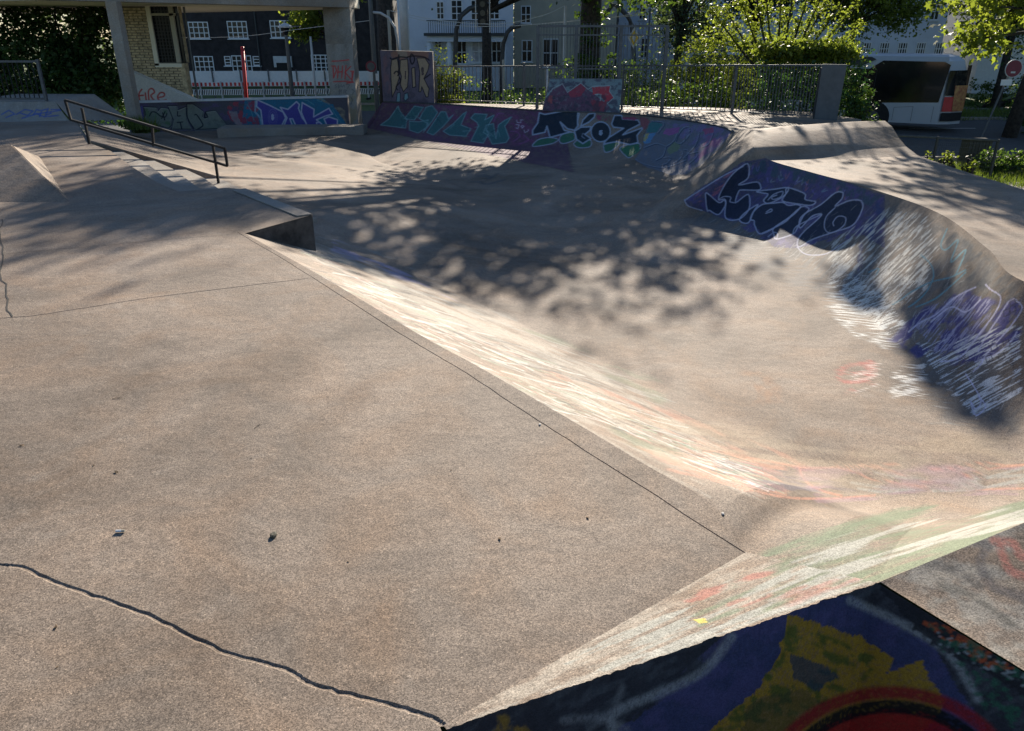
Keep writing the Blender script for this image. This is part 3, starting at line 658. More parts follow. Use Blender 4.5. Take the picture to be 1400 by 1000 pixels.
# ------------------------------------------------------------------ STRIP + RIDGE + PIT in front
n1 = 420; k = np.linspace(0, 1, n1)[:, None]
E0, E1 = np.array(P(606, 992, 0)), np.array(P(1020, 755, 0)); R0, R1 = np.array(P(610, 997, 0)), np.array(apex)
GE = E0*(1-k)+E1*k; GR_ = R0*(1-k)+R1*k
def chip(Gl, seed, out):            # a worn, chipped arris: small real dents along an edge
    n = len(Gl); x = np.linspace(0, n/6, n); d = (fbm(x, x*0, seed, 4)-.5)*.016-np.clip(fbm(x*.5, x*0+3, seed+5, 3)-.66, 0, 1)*.08
    Gl = Gl.copy(); Gl[:, 0] += out[0]*d; Gl[:, 1] += out[1]*d; Gl[:, 2] += (fbm(x*1.3, x*0+9, seed+2, 3)-.5)*.006; return Gl
GR0_ = GR_.copy(); GR_ = chip(GR_, 5, (.38, -.92)); CHIP = (GR_-GR0_)*.6
s_ = np.linspace(0, 1, 50)[:, None, None]
GS = GE[None]*(1-s_)+GR0_[None]*s_+CHIP[None]*s_**14
u_, v_ = proj(GS.reshape(-1, 3)); ps = Paint(u_, v_); ps.crop(800, 550, 2.222)
ps.cloud([(-440, 990), (0, 700), (500, 440), (900, 540), (0, 860), (-400, 1010)], (.4, .36, .3), .6, .35, .6, 60, 8, -.4, 91, 4)
ps.cloud([(300, 620), (640, 430), (900, 400), (920, 540), (600, 640), (340, 700)], GRN, .8, .4, .6, 70, 8, -.4, 92, 6)
ps.cloud([(-100, 800), (200, 640), (620, 450), (900, 400), (920, 545), (500, 680), (100, 830)], (.33, .325, .285), .95, .47, .58, 80, 5, -.42, 93, 5)
ps.cloud([(250, 600), (420, 540), (640, 470), (560, 540), (330, 620)], RED, .7, .42, .6, 30, 7, -.3, 94, 6)
ps.cloud([(420, 600), (900, 500), (860, 560), (600, 640), (430, 640)], RED, .5, .45, .62, 40, 5, -.4, 95, 5)
ps.fill([(325, 660), (365, 655), (370, 670), (345, 672)], (.7, .55, .1), .8)
ps.cloud([(-440, 1000), (0, 845), (500, 665), (890, 550), (880, 535), (480, 650), (0, 825)], (.46, .45, .4), .5, .35, .6, 30, 5, -.4, 96, 2)
structure(gridmesh('ridge_slope', GS, M_paint, paint=ps.C))
# pit walls painted blue, yellow and red
def wallgrid(a, b, drop, out, nu, nv, top=None):
    a, b = np.array(a, float), np.array(b, float); t = np.linspace(0, 1, nu)[None, :, None]; s1 = np.linspace(0, 1, nv)[:, None, None]
    Gg = (a*(1-t)+b*t)+(0 if top is None else top[None]*(1-s1)**18)+np.array([out[0], out[1], 0])*(s1**1.3); Gg = np.broadcast_to(Gg, (nv, nu, 3)).copy(); Gg[:, :, 2] -= drop*s1[:, :, 0]; return Gg
def paintpit(Gg):
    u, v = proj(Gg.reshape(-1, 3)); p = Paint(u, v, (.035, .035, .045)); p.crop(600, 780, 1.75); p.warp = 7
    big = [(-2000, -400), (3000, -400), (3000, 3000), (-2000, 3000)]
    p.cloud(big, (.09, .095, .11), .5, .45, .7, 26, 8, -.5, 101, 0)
    p.fill([(980, 60), (1180, 180), (1320, 400), (400, 900), (380, 700), (430, 380), (640, 240), (720, 120)], (.05, .055, .13), .95)
    p.cloud([(980, 60), (1180, 180), (1320, 400), (400, 900), (430, 380), (720, 120)], (.08, .07, .17), .6, .45, .6, 26, 16, -.4, 102, 0)
    p.fill([(835, 105), (1010, 160), (1085, 215), (1070, 245), (1150, 218), (1215, 320), (900, 700), (500, 700), (640, 385), (760, 290), (815, 200)], (.36, .2, .015), .92, .25)
    p.cloud([(830, 110), (1080, 215), (950, 330), (640, 400), (815, 200)], (.08, .1, .02), .85, .46, .6, 16, 12, .4, 103, 6)
    p.fill([(840, 200), (900, 215), (960, 250), (900, 290), (850, 260)], (.03, .05, .08), .8)
    p.fill([(740, 320), (860, 280), (940, 330), (800, 400), (720, 390)], (.06, .06, .03), .6, .5)
    arc = lambda R1_, cx=1080, cy=560, a0=180, a1=360: [(cx+R1_*1.15*math.cos(math.radians(a)), cy+R1_*math.sin(math.radians(a))) for a in np.linspace(a0, a1, 40)]
    p.stroke(arc(268), 30, (.28, .015, .02), .9, 6); p.fill(arc(230)+[(1380, 1200), (800, 1200)], (.32, .012, .015), .95, .08); p.stroke(arc(234), 32, (.008, .008, .01), .95, 3)
    gy = (.3, .3, .31)
    p.stroke([(985, 72), (1060, 105), (1150, 150), (1210, 190), (1250, 240), (1290, 310)], 20, gy, .75, 6, curve=True, worn=.5)
    p.stroke([(700, 160), (640, 235), (560, 280), (430, 335), (415, 375), (440, 420)], 22, gy, .65, 6, curve=True, worn=.5)
    p.stroke([(300, 360), (380, 350), (450, 380)], 18, gy, .4, 8, worn=.5); p.stroke([(440, 280), (420, 330), (360, 380)], 12, gy, .35, 8)
    p.cloud([(140, 330), (230, 380), (230, 480), (100, 480)], (.35, .2, .02), .6, .4, .6, 10, 10, 0, 104, 8)
    p.fill([(1050, 30), (1130, 60), (1300, 150), (1400, 215), (1500, 300), (1500, 400), (1400, 300), (1330, 255), (1200, 190), (1120, 120)], (.02, .02, .025), .9, .1)
    p.cloud([(1150, 120), (1200, 125), (1330, 180), (1380, 240), (1330, 240), (1180, 150)], (.4, .08, .03), .9, .46, .55, 6, 4, .5, 105, 0)
    p.cloud([(1180, 140), (1400, 240), (1420, 300), (1200, 180)], (.3, .32, .33), .8, .56, .62, 4, 3, .5, 106, 0)
    p.cloud([(1160, 110), (1400, 200), (1500, 480), (1300, 330), (1200, 200)], (.03, .12, .07), .7, .48, .6, 10, 8, .5, 107, 4)
    return p.C
pit = empty('concrete_pit_wall', (0, 0, 0), 'near vertical concrete wall in shade painted blue, yellow and red at the front right', 'graffiti wall')
GA = wallgrid(R0, R1, 1.5, (.1, -.25), n1, 260, CHIP); gridmesh('painted_face', GA, M_wall, pit, True, flip=True, paint=paintpit(GA))
edge2 = P(1400, 925, .12)
GB = wallgrid(R1, np.array((1.95, .55, .12)), 1.5, (-.25, -.12), 220, 200); gridmesh('painted_face', GB, M_wall, pit, True, flip=True, paint=paintpit(GB))
mb = MB(); mb.add([(-.2, 1.5, -1.4), (.6, -4, -1.4), (3, -4, -1.4), (2.4, 1.2, -1.4), (1.3, 2.2, -1.4)], [(0, 1, 2, 3, 4)]); structure(mb.build('pit_floor', M_plain))
mb = MB(); mb.add([(-.17, 1.42, -.001), (-.12, 1.3, -.001), (.1, .9, -.001), (.35, -4, -.001), (.35, -4, -1.5), (.1, .9, -1.5), (-.12, 1.3, -1.5), (-.17, 1.42, -1.5)], [(0, 1, 6, 7), (1, 2, 5, 6), (2, 3, 4, 5)]); structure(mb.build('deck_side', M_plain))
# ------------------------------------------------------------------ RIGHT DECK with its rolled far end, and the platform by the pit
rk = [(11, V3(1.115, 1.885, .12)), (12, V3(1.95, .55, .12)), (13, V3(4.6, .2, .12)), (14, V3(7, .8, .05)), (15, V3(7, 3.6, -.05)), (16, V3(6.9, 5.6, -.18)), (17, V3(6.9, 7.4, -.22)), (18, V3(6.85, 9.6, -.27)),
      (19, V3(6.95, 11.8, -.3)), (20, V3(7.05, 13.2, -.31)), (21, V3(7.1, 13.8, -.31)), (21.6, V3(7.12, 14.3, -.23)), (22, V3(7.12, 14.62, -.12)), (22.6, V3(7.13, 15.0, .04)), (23, V3(7.14, 15.35, .11)), (23.4, V3(7.2, 15.5, .06)), (24, V3(7.3, 15.9, -.3))]
kk = [a[0] for a in rk]; OV = np.array([a[1] for a in rk])
sel = np.where((kid >= 11) & (kid <= 24))[0]
OUT = np.stack([np.interp(kid[sel], kk, OV[:, c]) for c in range(3)], 1); RS = RIM[sel]
t = (np.linspace(0, 1, 90)**1.1)[:, None, None]
GD = RS[None]*(1-t)+OUT[None]*t
zz = GD[:, :, 2]; tt = t[:, :, 0]
flat = np.interp(kid[sel], [11, 16, 21, 22, 23, 24], [.12, -.14, -.27, -.12, .03, -.26])
# rolled end: keep the crest level until the last tenth, then drop away at its right end
zz[:] = RS[None, :, 2]*(1-tt)**2+OUT[None, :, 2]*(1-(1-tt)**2)
cre = np.interp(kid[sel], [20.6, 21.2, 22, 22.6, 23, 23.4, 24], [0, .0, .02, .03, .03, .03, 0])
zz += cre[None, :]*np.sin(np.clip(tt, 0, 1)*math.pi)**.8
u_, v_ = proj(GD.reshape(-1, 3)); pd = Paint(u_, v_); pd.crop(800, 550, 2.222)
big = [(900, 540), (1333, 350), (1500, 300), (1700, 900), (1333, 830)]
pd.cloud(big, (.3, .28, .24), .7, .4, .6, 40, 20, .2, 111, 4)
for p_, c_, w2 in (([(1240, 420), (1300, 430), (1330, 470), (1420, 480)], RED, 26), ([(1260, 440), (1290, 510), (1340, 530)], RED, 26), ([(1180, 420), (1220, 440), (1200, 490), (1240, 560), (1320, 590), (1400, 650)], (.1, .09, .09), 30), ([(1040, 490), (1120, 510), (1200, 560)], (.12, .11, .1), 26), ([(1080, 560), (1180, 590), (1300, 680)], (.13, .12, .1), 22)):
    pd.stroke(p_, w2, c_, .75, 5, curve=True, worn=.5)
structure(gridmesh('platform_deck', GD, M_paint, paint=pd.C))
mb = MB(); o_ = [tuple(p) for p in OV[3:]]; 
mb.add(o_+[(p[0]+.05, p[1], GZ) for p in o_], [(i, i+1, len(o_)+i+1, len(o_)+i) for i in range(len(o_)-1)]); structure(mb.build('deck_side', M_plain))
# far deck behind the far bank, up to the railing
sel = np.where((kid >= 24) & (kid <= 32))[0]; RS = RIM[sel]
fk = [24, 25, 26, 27, 28, 29, 30, 31, 32]
FV = np.array([(7.35, 15.9, -.32), (7.7, 17.5, -.32), (8.7, 20.0, -.32), (8.2, 22, -.32), (5.5, 23.5, -.33), (1.6, 24.4, -.35), (-2.2, 25.6, -.38), (-4.1, 25.8, -.42), (-4.2, 25.8, -.42)])
OUT = np.stack([np.interp(kid[sel], fk, FV[:, c]) for c in range(3)], 1); t = np.linspace(0, 1, 24)[:, None, None]
structure(gridmesh('far_deck', RS[None]*(1-t)+OUT[None]*t, M_deck))
mb = MB(); o_ = [tuple(p) for p in FV]; mb.add(o_+[(p[0], p[1]+.05, GZ) for p in o_], [(i, i+1, len(o_)+i+1, len(o_)+i) for i in range(len(o_)-1)]); structure(mb.build('deck_side', M_plain))
mb = MB(); pts = [tuple(p+np.array([0, 0, .012])) for p in RIM[np.where((kid >= 25) & (kid <= 31))[0]][::4]]; mb.tube(pts, .022, 6); structure(mb.build('steel_coping', M_galv))
# ------------------------------------------------------------------ STAIRS
A0 = np.array((-6.9, 13.0, 0)); B0 = np.array((-3.45, 8.75, 0)); dA = np.array((2.16, -.5, 0)); dB = np.array((.85, .6, 0))
nosing = [A0[:2]]+[np.array(p[:2]) for p in nos[::-1][1:]]+[np.array(tong[3][:2])]
st = empty('concrete_stairs', (0, 0, 0), 'four pale concrete steps between the black handrail and the raised deck', 'stairs')
for i in range(4):
    mb = MB(); z1 = -.12*(i+1)+.0; n_ = len(nosing); a_ = []; b_ = []
    for j, p in enumerate(nosing):
        f = j/(n_-1); d = dA[:2]*(1-f)+dB[:2]*f
        a_.append(p+d*(i/4+.002)); b_.append(p+d*((i+1)/4+.002) if i < 3 else p+d*1.02)
    for j in range(n_-1):
        q4 = [a_[j], a_[j+1], b_[j+1], b_[j]]; q4 = [(p[0], p[1]) for p in q4]
        mb.add([(p[0], p[1], -.9) for p in q4]+[(p[0], p[1], z1) for p in q4], [(3, 2, 1, 0), (4, 5, 6, 7), (0, 1, 5, 4), (2, 3, 7, 6)]+([(3, 0, 4, 7)] if j == 0 else [])+([(1, 2, 6, 5)] if j == n_-2 else []))
    mb.build('step', M_plain, st)
# pyramid bump at the left
mb = MB(); T1, T2 = (-6.03, 9.56, .41), (-9.6, 9.56, .41)
mb.add([(-4.71, 8.19, .0), (-9.8, 8.19, 0), T2, T1, (-6.9, 11.5, 0), (-9.8, 11.5, 0)], [(0, 3, 2, 1), (0, 4, 3), (3, 4, 5, 2), (1, 2, 5)])
tag(mb.build('skate_pyramid', M_deck, bevel=.012), 'low grey concrete pyramid bump with a sharp right tip at the left edge', 'ramp')
# back left quarter pipe with blue scrawl
qa, qb = P(-60, 168, 0), P(98, 165.5, 0); tl, tr_ = P(-60, 139, .35), P(76, 139.5, .35)
Gq = quadgrid(np.array(qa)+[0, 0, -.02], np.array(qb)+[0, 0, -.02], tr_, tl, 150, 50); sh = np.linspace(0, 1, 50)[:, None]; Gq[:, :, 2] = -.02+(.37)*sh**1.5
u_, v_ = proj(Gq.reshape(-1, 3)); pq = Paint(u_, v_); BL = (.05, .1, .35)
for p_ in ([(2, 157), (12, 151), (20, 156), (8, 161)], [(22, 157), (34, 150), (45, 152), (38, 158), (28, 155)], [(45, 158), (50, 150), (57, 152), (54, 160)], [(58, 151), (66, 149), (62, 158), (70, 155)], [(48, 155), (60, 160), (80, 158)], [(30, 162), (50, 156), (84, 151)], [(70, 150), (82, 150)]): pq.stroke(p_, 1.8, BL, .8)
ra = empty('quarter_pipe', (0, 0, 0), 'low shaded quarter pipe with blue scribbles under the black fence', 'ramp')
gridmesh('riding_face', Gq, M_wall, ra, paint=pq.C)
mb = MB(); mb.add([tl, tr_, (tr_[0]-.3, tr_[1]+2.2, .35), (tl[0], tl[1]+2.2, .35), qb, (tr_[0]+.5, tr_[1]+2, -.2)], [(0, 1, 2, 3), (1, 4, 5, 2)]); mb.build('platform', M_plain, ra)
# ================================================================== THINGS
def bars(pts, a, r, n=6): mb = MB(); mb.tube(pts, r, n); return mb
# ---- handrail on the stairs
pa, pb_ = np.array(P(120, 197, 0)), np.array(P(301, 250, -.47))
hr = empty('handrail', tuple(pa), 'black square steel handrail running down beside the concrete steps', 'handrail')
def HR(u, v, f): # point on the rail's own vertical plane
    d = ray(u, v); dirx = pb_-pa; nrm = np.array([dirx[1], -dirx[0], 0]); o = np.array([0, 0, EYE]); t = ((pa-o)@nrm)/(d@nrm); p = o+d*t; return tuple(p-pa)
for nm, a, b in (('top_bar', (89, 137), (307, 203)), ('lower_bar', (97, 164), (311, 227)), ('end_bar', (89, 137), (97, 164)), ('end_bar', (307, 203), (311, 227)), ('post', (112, 148), (123, 198)), ('post', (208, 175), (210, 200)), ('post', (291, 198), (301, 250))):
    q1, q2 = HR(*a, 0), HR(*b, 0)
    if nm == 'post' and a[0] != 208: q2 = (q1[0], q1[1], -.03 if a[0] < 200 else -.5); 
    mb = MB(); mb.tube([q1, q2], .024, 4); mb.build(nm, M_black, hr)
# ---- back left fence panel
z0, z1 = .36, 1.12; xa, xb = P(-60, 138, .36), P(62, 138, .36)
fp = empty('fence_panel', ((xa[0]+xb[0])/2, xa[1], z0), 'black barred steel fence panel above the shaded quarter pipe at the far left', 'fence')
Lf = (xb[0]-xa[0])/2
mb = MB(); mb.box(-Lf, -.02, .02, Lf, .02, .06); mb.build('bottom_rail', M_galv, fp); mb = MB(); mb.box(-Lf, -.02, .74, Lf, .02, .78); mb.build('top_rail', M_galv, fp)
mb = MB(); mb.box(Lf, -.03, -.36, Lf+.05, .03, .8); mb.build('post', M_galv, fp)
mb = MB(); mb.box(-.008, -.008, .06, .008, .008, .74); b0 = mb.build('bar', M_black, fp); b0.location.x = -Lf+.05
for i in range(1, int(2*Lf/.1)): o = b0.copy(); COL.objects.link(o); o.parent = fp; o.location.x = -Lf+.05+i*.1
# ---- portal frame of the station building
pf = empty('concrete_portal', (-7.5, 22, -.9), 'large grey concrete portal frame with two columns and a wide soffit', 'building')
Bz = 2.35
c1 = Q(158, 8, 19.8); c2 = Q(476, 40, 24.4)
def col_box(u0, u1, vb, Yc, dep, zb):
    a = P(u0, vb, zb); b = P(u1, vb, zb); return a, b
# right column
mb = MB(); xr0, xr1 = P(455, 169, -.95)[0], P(490, 169, -.95)[0]; yr = P(470, 169, -.95)[1]
NGr = 90; Gc = quadgrid((xr0, yr, -1.0), (xr1, yr, -1.0), (xr1, yr, Bz), (xr0, yr, Bz), 70, 260)
u_, v_ = proj(Gc.reshape(-1, 3)); pc = Paint(u_, v_); pc.crop(330, 60, 7.694)
pc.cloud([(880, 0), (1200, 0), (1250, 900), (900, 900)], (.3, .29, .27), .9, .3, .6, 6, 18, 0, 121, 0)
pc.cloud([(940, 520), (1240, 520), (1250, 860), (930, 860)], (.32, .27, .17), .7, .35, .55, 8, 8, 0, 122, 6)
RD = (.5, .05, .05)
for p_ in ([(955, 185), (1050, 180), (1130, 170)], [(950, 235), (985, 235), (1000, 280), (970, 360), (965, 240)], [(1020, 235), (1012, 360)], [(1010, 300), (1060, 295)], [(1065, 235), (1055, 360)], [(1150, 240), (1090, 300), (1150, 370)], [(1100, 230), (1090, 370)], [(1150, 290), (1180, 290), (1160, 380)], [(970, 400), (1090, 395), (1180, 405), (1110, 415)], [(1165, 300), (1165, 400)]):
    pc.stroke(p_, 13, RD, .9, curve=False, worn=.1)
DK2 = (.12, .12, .13)
for p_ in ([(1000, 430), (985, 440), (1005, 455), (985, 465)], [(1020, 430), (1020, 465), (1040, 440)], [(1050, 430), (1060, 460), (1080, 430), (1085, 460)], [(1100, 430), (1140, 430), (1120, 465)],
           [(1035, 480), (1030, 530)], [(1030, 500), (1055, 495)], [(1055, 480), (1058, 530)], [(1075, 525), (1080, 485), (1110, 490), (1085, 510), (1110, 525)], [(1150, 560), (1170, 590), (1150, 640)], [(1165, 480), (1190, 500), (1170, 530)]):
    pc.stroke(p_, 8, DK2, .8)
for p_ in ([(970, 590), (960, 640), (990, 630)], [(1040, 620), (1010, 650), (1050, 665), (1040, 620)], [(1000, 600), (1020, 620)]): pc.stroke(p_, 9, (.45, .12, .08), .85)
for p_ in ([(1060, 560), (1080, 600), (1100, 570)], [(1100, 600), (1110, 660), (1080, 640)]): pc.stroke(p_, 8, (.15, .28, .25), .7)
pcol = [tuple(rel(pf, [(0, 0, 0)])[0])]
gc = gridmesh('column', Gc-np.array(pf.location), M_wall, pf, False, flip=False, paint=pc.C)
mb = MB(); mb.box(xr0, yr+.004, -1.1, xr1, yr+.7, Bz-.002); mb.v = rel(pf, mb.v); mb.build('column', M_plain, pf)
# left column
xl0, xl1 = P(168, 160, -.7)[0], P(185, 160, -.7)[0]; yl = P(176, 160, -.7)[1]; 
yl = 20.3; q0, q1 = Q(170, 142, yl), Q(184, 142, yl)
mb = MB(); mb.box(q0[0], yl, -.9, q1[0], yl+.28, Bz-.002); mb.v = rel(pf, mb.v); mb.build('column', M_plain, pf)
dirb = np.array([xr1-q0[0], yr-yl]); 
# beam and soffit
f0 = np.array([q0[0]-1.1, yl-.02-(1.1)*(yr-yl)/(xr1-q0[0])]); f1 = np.array([xr1, yr-.02])
mb = MB(); mb.hexa([(f0[0], f0[1], Bz), (f1[0], f1[1], Bz), (f1[0]+.02, f1[1]+.75, Bz), (f0[0], f0[1]+.75, Bz)], [(f0[0], f0[1], Bz+1.5), (f1[0], f1[1], Bz+1.5), (f1[0]+.02, f1[1]+.75, Bz+1.5), (f0[0], f0[1]+.75, Bz+1.5)])
mb.v = rel(pf, mb.v); mb.build('beam', M_plain, pf)
mb = MB(); bk = [(f0[0], f0[1]+.76), (f1[0], f1[1]+.76), (f1[0]-.1, f1[1]+2.2), (-14.8, 34.0), (-24, 34.0), (-24, 24)]; mb.prismz(bk, Bz+.02, Bz+.35); mb.v = rel(pf, mb.v); mb.build('soffit', M_cream, pf)
# yellow brick stair block under the frame
br = empty('brick_stair_block', (-10, 23, -1), 'yellow brick block with a tall dark window grille under the concrete frame', 'building')
Yb = 23.6; BX0 = Q(166, 100, Yb)[0]; BX1 = Q(251, 95, Yb)[0]-.33; 
wall_hole = (Q(206, 20, Yb)[0], Q(213, 84, Yb)[0])
mb = MB(); gx0 = Q(206, 17, Yb)[0]; gz0 = Q(215, 86, Yb)[2]
zt = Bz-.01
hx0, hx1 = Q(211, 50, Yb)[0], Q(243, 50, Yb)[0]; hz0, hz1 = Q(220, 86, Yb)[2], Bz-.25
mb.box(BX0, Yb+.05, GZ, hx0, Yb+.4, zt); mb.box(hx0, Yb+.05, GZ, BX1+.25, Yb+.4, hz0)
mb.v = rel(br, mb.v); mb.build('wall', M_mortar, br)
mb = MB(); r = random.Random(3); zc = -1.0; row = 0
while zc < zt-.07:
    x = BX0+(.13 if row % 2 else 0)
    while x < BX1+.25:
        x2 = min(x+.24, BX1+.25)
        if not (x2 > hx0 and zc+.06 > hz0): mb.box(x+.008, Yb+.02+r.uniform(-.012, .008), zc, x2-.008, Yb+.06, zc+.055)
        x += .25
    zc += .072; row += 1
mb.v = rel(br, mb.v); o = mb.build('brickwork', M_bricky, br, fix=False); o['kind'] = 'stuff'
mb = MB(); mb.box(hx0-.12, Yb-.01, hz0-.08, hx0, Yb+.3, zt); mb.box(hx0-.12, Yb-.01, hz0-.12, BX1+.3, Yb+.3, hz0-.02); mb.v = rel(br, mb.v); mb.build('window_surround', M_cream, br)
mb = MB(); mb.box(hx0, Yb+.12, hz0, hx1+.05, Yb+.16, zt); mb.v = rel(br, mb.v); gr = mb.build('window', M_glass, br)
mb = MB(); x = hx0
while x < hx1-.1: mb.box(x, Yb+.05, hz0, x+.02, Yb+.08, zt); x += .09
z = hz0
while z < zt: mb.box(hx0, Yb+.055, z, hx1-.1, Yb+.075, z+.02); z += .09
mb.v = rel(br, mb.v); o = mb.build('grille', M_grille, gr); o['kind'] = 'stuff'
mb = MB(); mb.box(hx1-.16, Yb+.02, hz0, hx1-.04, Yb+.1, zt); mb.box(hx0, Yb+.02, hz1, hx1, Yb+.1, hz1+.06); mb.v = rel(br, mb.v); mb.build('window_frame', M_tan, gr)
mb = MB(); x1 = BX1+.25; mb.box(x1, Yb+.0, GZ, x1+.12, Yb+.3, hz0-.02); mb.box(hx1+.05, Yb+.2, hz0, hx1+.1, Yb+.3, zt); mb.v = rel(br, mb.v); mb.build('side_wall', M_bricky, br)
mb = MB(); mb.tube([(hx1+.16, Yb+.35, GZ), (hx1+.16, Yb+.35, zt)], .03, 6); mb.v = rel(br, mb.v); mb.build('downpipe', M_grey, br)
# cream stringer with a red tag
Y0 = 21.25
tri = [Q(177, 97, Y0), Q(270, 139, Y0), Q(184, 142, Y0)]
n_ = 120; Gt = np.zeros((90, n_, 3)); a, b, c = map(np.array, tri); a0 = np.array([c[0], Y0, c[2]]); top_l = np.array([c[0], Y0, a[2]])
for i, tq in enumerate(np.linspace(0, 1, n_)):
    lo = c*(1-tq)+b*tq; hi = top_l*(1-tq)+b*tq
    for j, s2_ in enumerate(np.linspace(0, 1, 90)): Gt[j, i] = lo*(1-s2_)+hi*s2_
u_, v_ = proj(Gt.reshape(-1, 3)); pt = Paint(u_, v_, (.5, .46, .39)); pt.crop(0, 0, 4)
for p_ in ([(775, 490), (760, 515), (765, 555)], [(755, 525), (785, 522)], [(795, 510), (800, 555)], [(815, 555), (812, 500), (830, 485), (845, 505), (825, 525), (848, 555)], [(862, 535), (895, 528), (898, 512), (878, 508), (862, 530), (875, 552), (908, 548)]):
    pt.stroke(p_, 9, (.42, .06, .05), .95, curve=True, worn=.1)
sg = empty('stair_parapet', (0, 0, 0), 'sloping cream parapet with a red scrawled tag in front of the yellow bricks', 'wall')
gridmesh('painted_side', Gt, M_wall, sg, False, flip=False, paint=pt.C)
mb = MB(); mb.prism([(c[0], c[2]), (b[0], b[2]), (top_l[0], top_l[2])], Y0+.003, Y0+.3); mb.build('core', M_cream, sg)
# graffiti wall
wa, wb = np.array(P(183, 183, -.74)), np.array(P(478, 174, -.96)); 
def wtop(u, v, base): 
    d = ray(u, v); return np.array([base[0], base[1], EYE+d[2]/d[1]*base[1]])
ta, tb = wtop(184, 141.5, wa), wtop(474, 133.5, wb); wa[2] -= .1; wb[2] -= .1
Gw = quadgrid(wa, wb, tb, ta, 640, 100)
u_, v_ = proj(Gw.reshape(-1, 3)); pw_ = Paint(u_, v_, (.09, .085, .1))
pw_.crop(180, 130, 8.75); GY = (.2, .22, .18); BK = (.02, .022, .03)
pw_.cloud([(0, 60), (1400, 60), (1400, 450), (0, 450)], (.11, .08, .16), .8, .4, .6, 14, 8, 0, 131, 0)
pw_.fill([(60, 150), (130, 130), (150, 300), (90, 320), (60, 260)], (.12, .1, .3), .9)
for l in ([(140, 140), (300, 150), (310, 200), (350, 150), (430, 160), (490, 260), (480, 360), (440, 400), (200, 330), (150, 290), (170, 230)], [(430, 130), (540, 130), (550, 180), (650, 140), (660, 300), (720, 410), (480, 410), (500, 300)],
          [(660, 110), (730, 110), (780, 140), (860, 200), (850, 260), (870, 280), (900, 270), (890, 200), (1000, 185), (1140, 370), (1110, 400), (760, 415), (700, 340), (660, 250)]):
    pw_.fill(l, GY, .9, .15); pw_.stroke(l, 10, BK, .95, closed=True, worn=.05); pw_.stroke([(x+4, y+10) for x, y in l], 5, (.4, .42, .4), .6)
pw_.cloud([(150, 150), (430, 160), (480, 380), (170, 300)], (.09, .16, .08), .8, .4, .6, 10, 10, 0, 132, 2)
for p_ in ([(215, 250), (240, 205), (290, 210), (340, 250), (400, 265), (420, 225)], [(370, 215), (395, 300)], [(400, 200), (360, 280)], [(550, 200), (550, 250), (580, 250)], [(545, 330), (610, 325)], [(580, 330), (600, 410)], [(660, 160), (670, 280), (740, 400)], [(755, 240), (780, 240), (840, 330), (850, 370), (790, 410)], [(880, 210), (870, 265), (910, 265), (885, 215)]):
    pw_.stroke(p_, 14, BK, .95, curve=True, worn=.05)
for k_ in range(16):
    x = random.uniform(900, 1100); y = random.uniform(300, 390); pw_.stroke([(x, y), (x+20, y-15), (x+30, y+10)], 6, (.08, .09, .08), .7)
pw_.cloud([(1100, 80), (1400, 60), (1400, 430), (1200, 430)], (.35, .06, .08), .9, .45, .58, 8, 8, .6, 133, 2)
pw_.fill([(1150, 190), (1200, 200), (1260, 200), (1300, 320), (1400, 400), (1280, 400), (1200, 290)], (.25, .23, .25), .8, .3)
pw_.crop(330, 60, 7.694)
pw_.fill([(40, 580), (400, 575), (760, 570), (960, 640), (1110, 850), (0, 910), (20, 700)], (.03, .16, .26), .95, .15)
pw_.cloud([(0, 580), (200, 600), (200, 900), (0, 910)], (.3, .05, .08), .85, .42, .56, 7, 7, .5, 134, 2)
pw_.cloud([(700, 560), (960, 560), (1110, 700), (1110, 850), (900, 640)], (.3, .27, .18), .9, .38, .6, 12, 8, .4, 135, 3)
PU = (.09, .07, .3); WH = (.5, .52, .62)
for l in ([(165, 590), (300, 650), (440, 720), (465, 780), (440, 830), (410, 890), (230, 895), (205, 700), (160, 660)], [(410, 670), (490, 690), (580, 610), (610, 640), (600, 680), (640, 780), (700, 850), (690, 880), (580, 880), (540, 790), (510, 790), (540, 870), (470, 890), (440, 880), (480, 780)],
          [(640, 620), (765, 690), (760, 770), (920, 680), (960, 740), (890, 760), (790, 800), (870, 870), (700, 880), (650, 770), (630, 720)], [(870, 790), (920, 770), (1010, 800), (1010, 850), (900, 860)], [(790, 830), (830, 830), (860, 870), (800, 880)]):
    pw_.fill(l, PU, .95, .08); pw_.stroke(l, 13, WH, .85, closed=True, worn=.15)
for rr in (30, 55, 80): pw_.stroke([(330+rr*.6*math.cos(a_), 775+rr*1.1*math.sin(a_)) for a_ in np.linspace(0, 6.3, 16)], 7, (.2, .18, .42), .6)
pw_.fill([(315, 740), (330, 735), (350, 780), (335, 810), (318, 790)], WH, .8); pw_.stroke([(150, 600), (145, 720), (200, 780), (220, 890)], 18, (.25, .4, .5), .8)
for p_ in ([(800, 590), (830, 575), (860, 590), (840, 610), (800, 600)], [(850, 575), (880, 600)], [(650, 590), (700, 600), (760, 640)], [(960, 700), (1000, 760), (1050, 830)], [(60, 640), (100, 700), (130, 800)]): pw_.stroke(p_, 9, (.1, .3, .35), .7)
gw = empty('graffiti_wall', (0, 0, 0), 'low wall with grey OHK lettering and purple DHK lettering under the concrete frame', 'graffiti wall')
gridmesh('painted_face', Gw, M_wall, gw, False, flip=False, paint=pw_.C)
nrm = np.array([0, .22, 0]); mb = MB(); mb.hexa([wa+[0, .004, 0], wb+[0, .004, 0], wb+nrm, wa+nrm], [ta+[0, .004, -.001], tb+[0, .004, -.001], tb+nrm, ta+nrm]); mb.build('core', M_plain, gw)
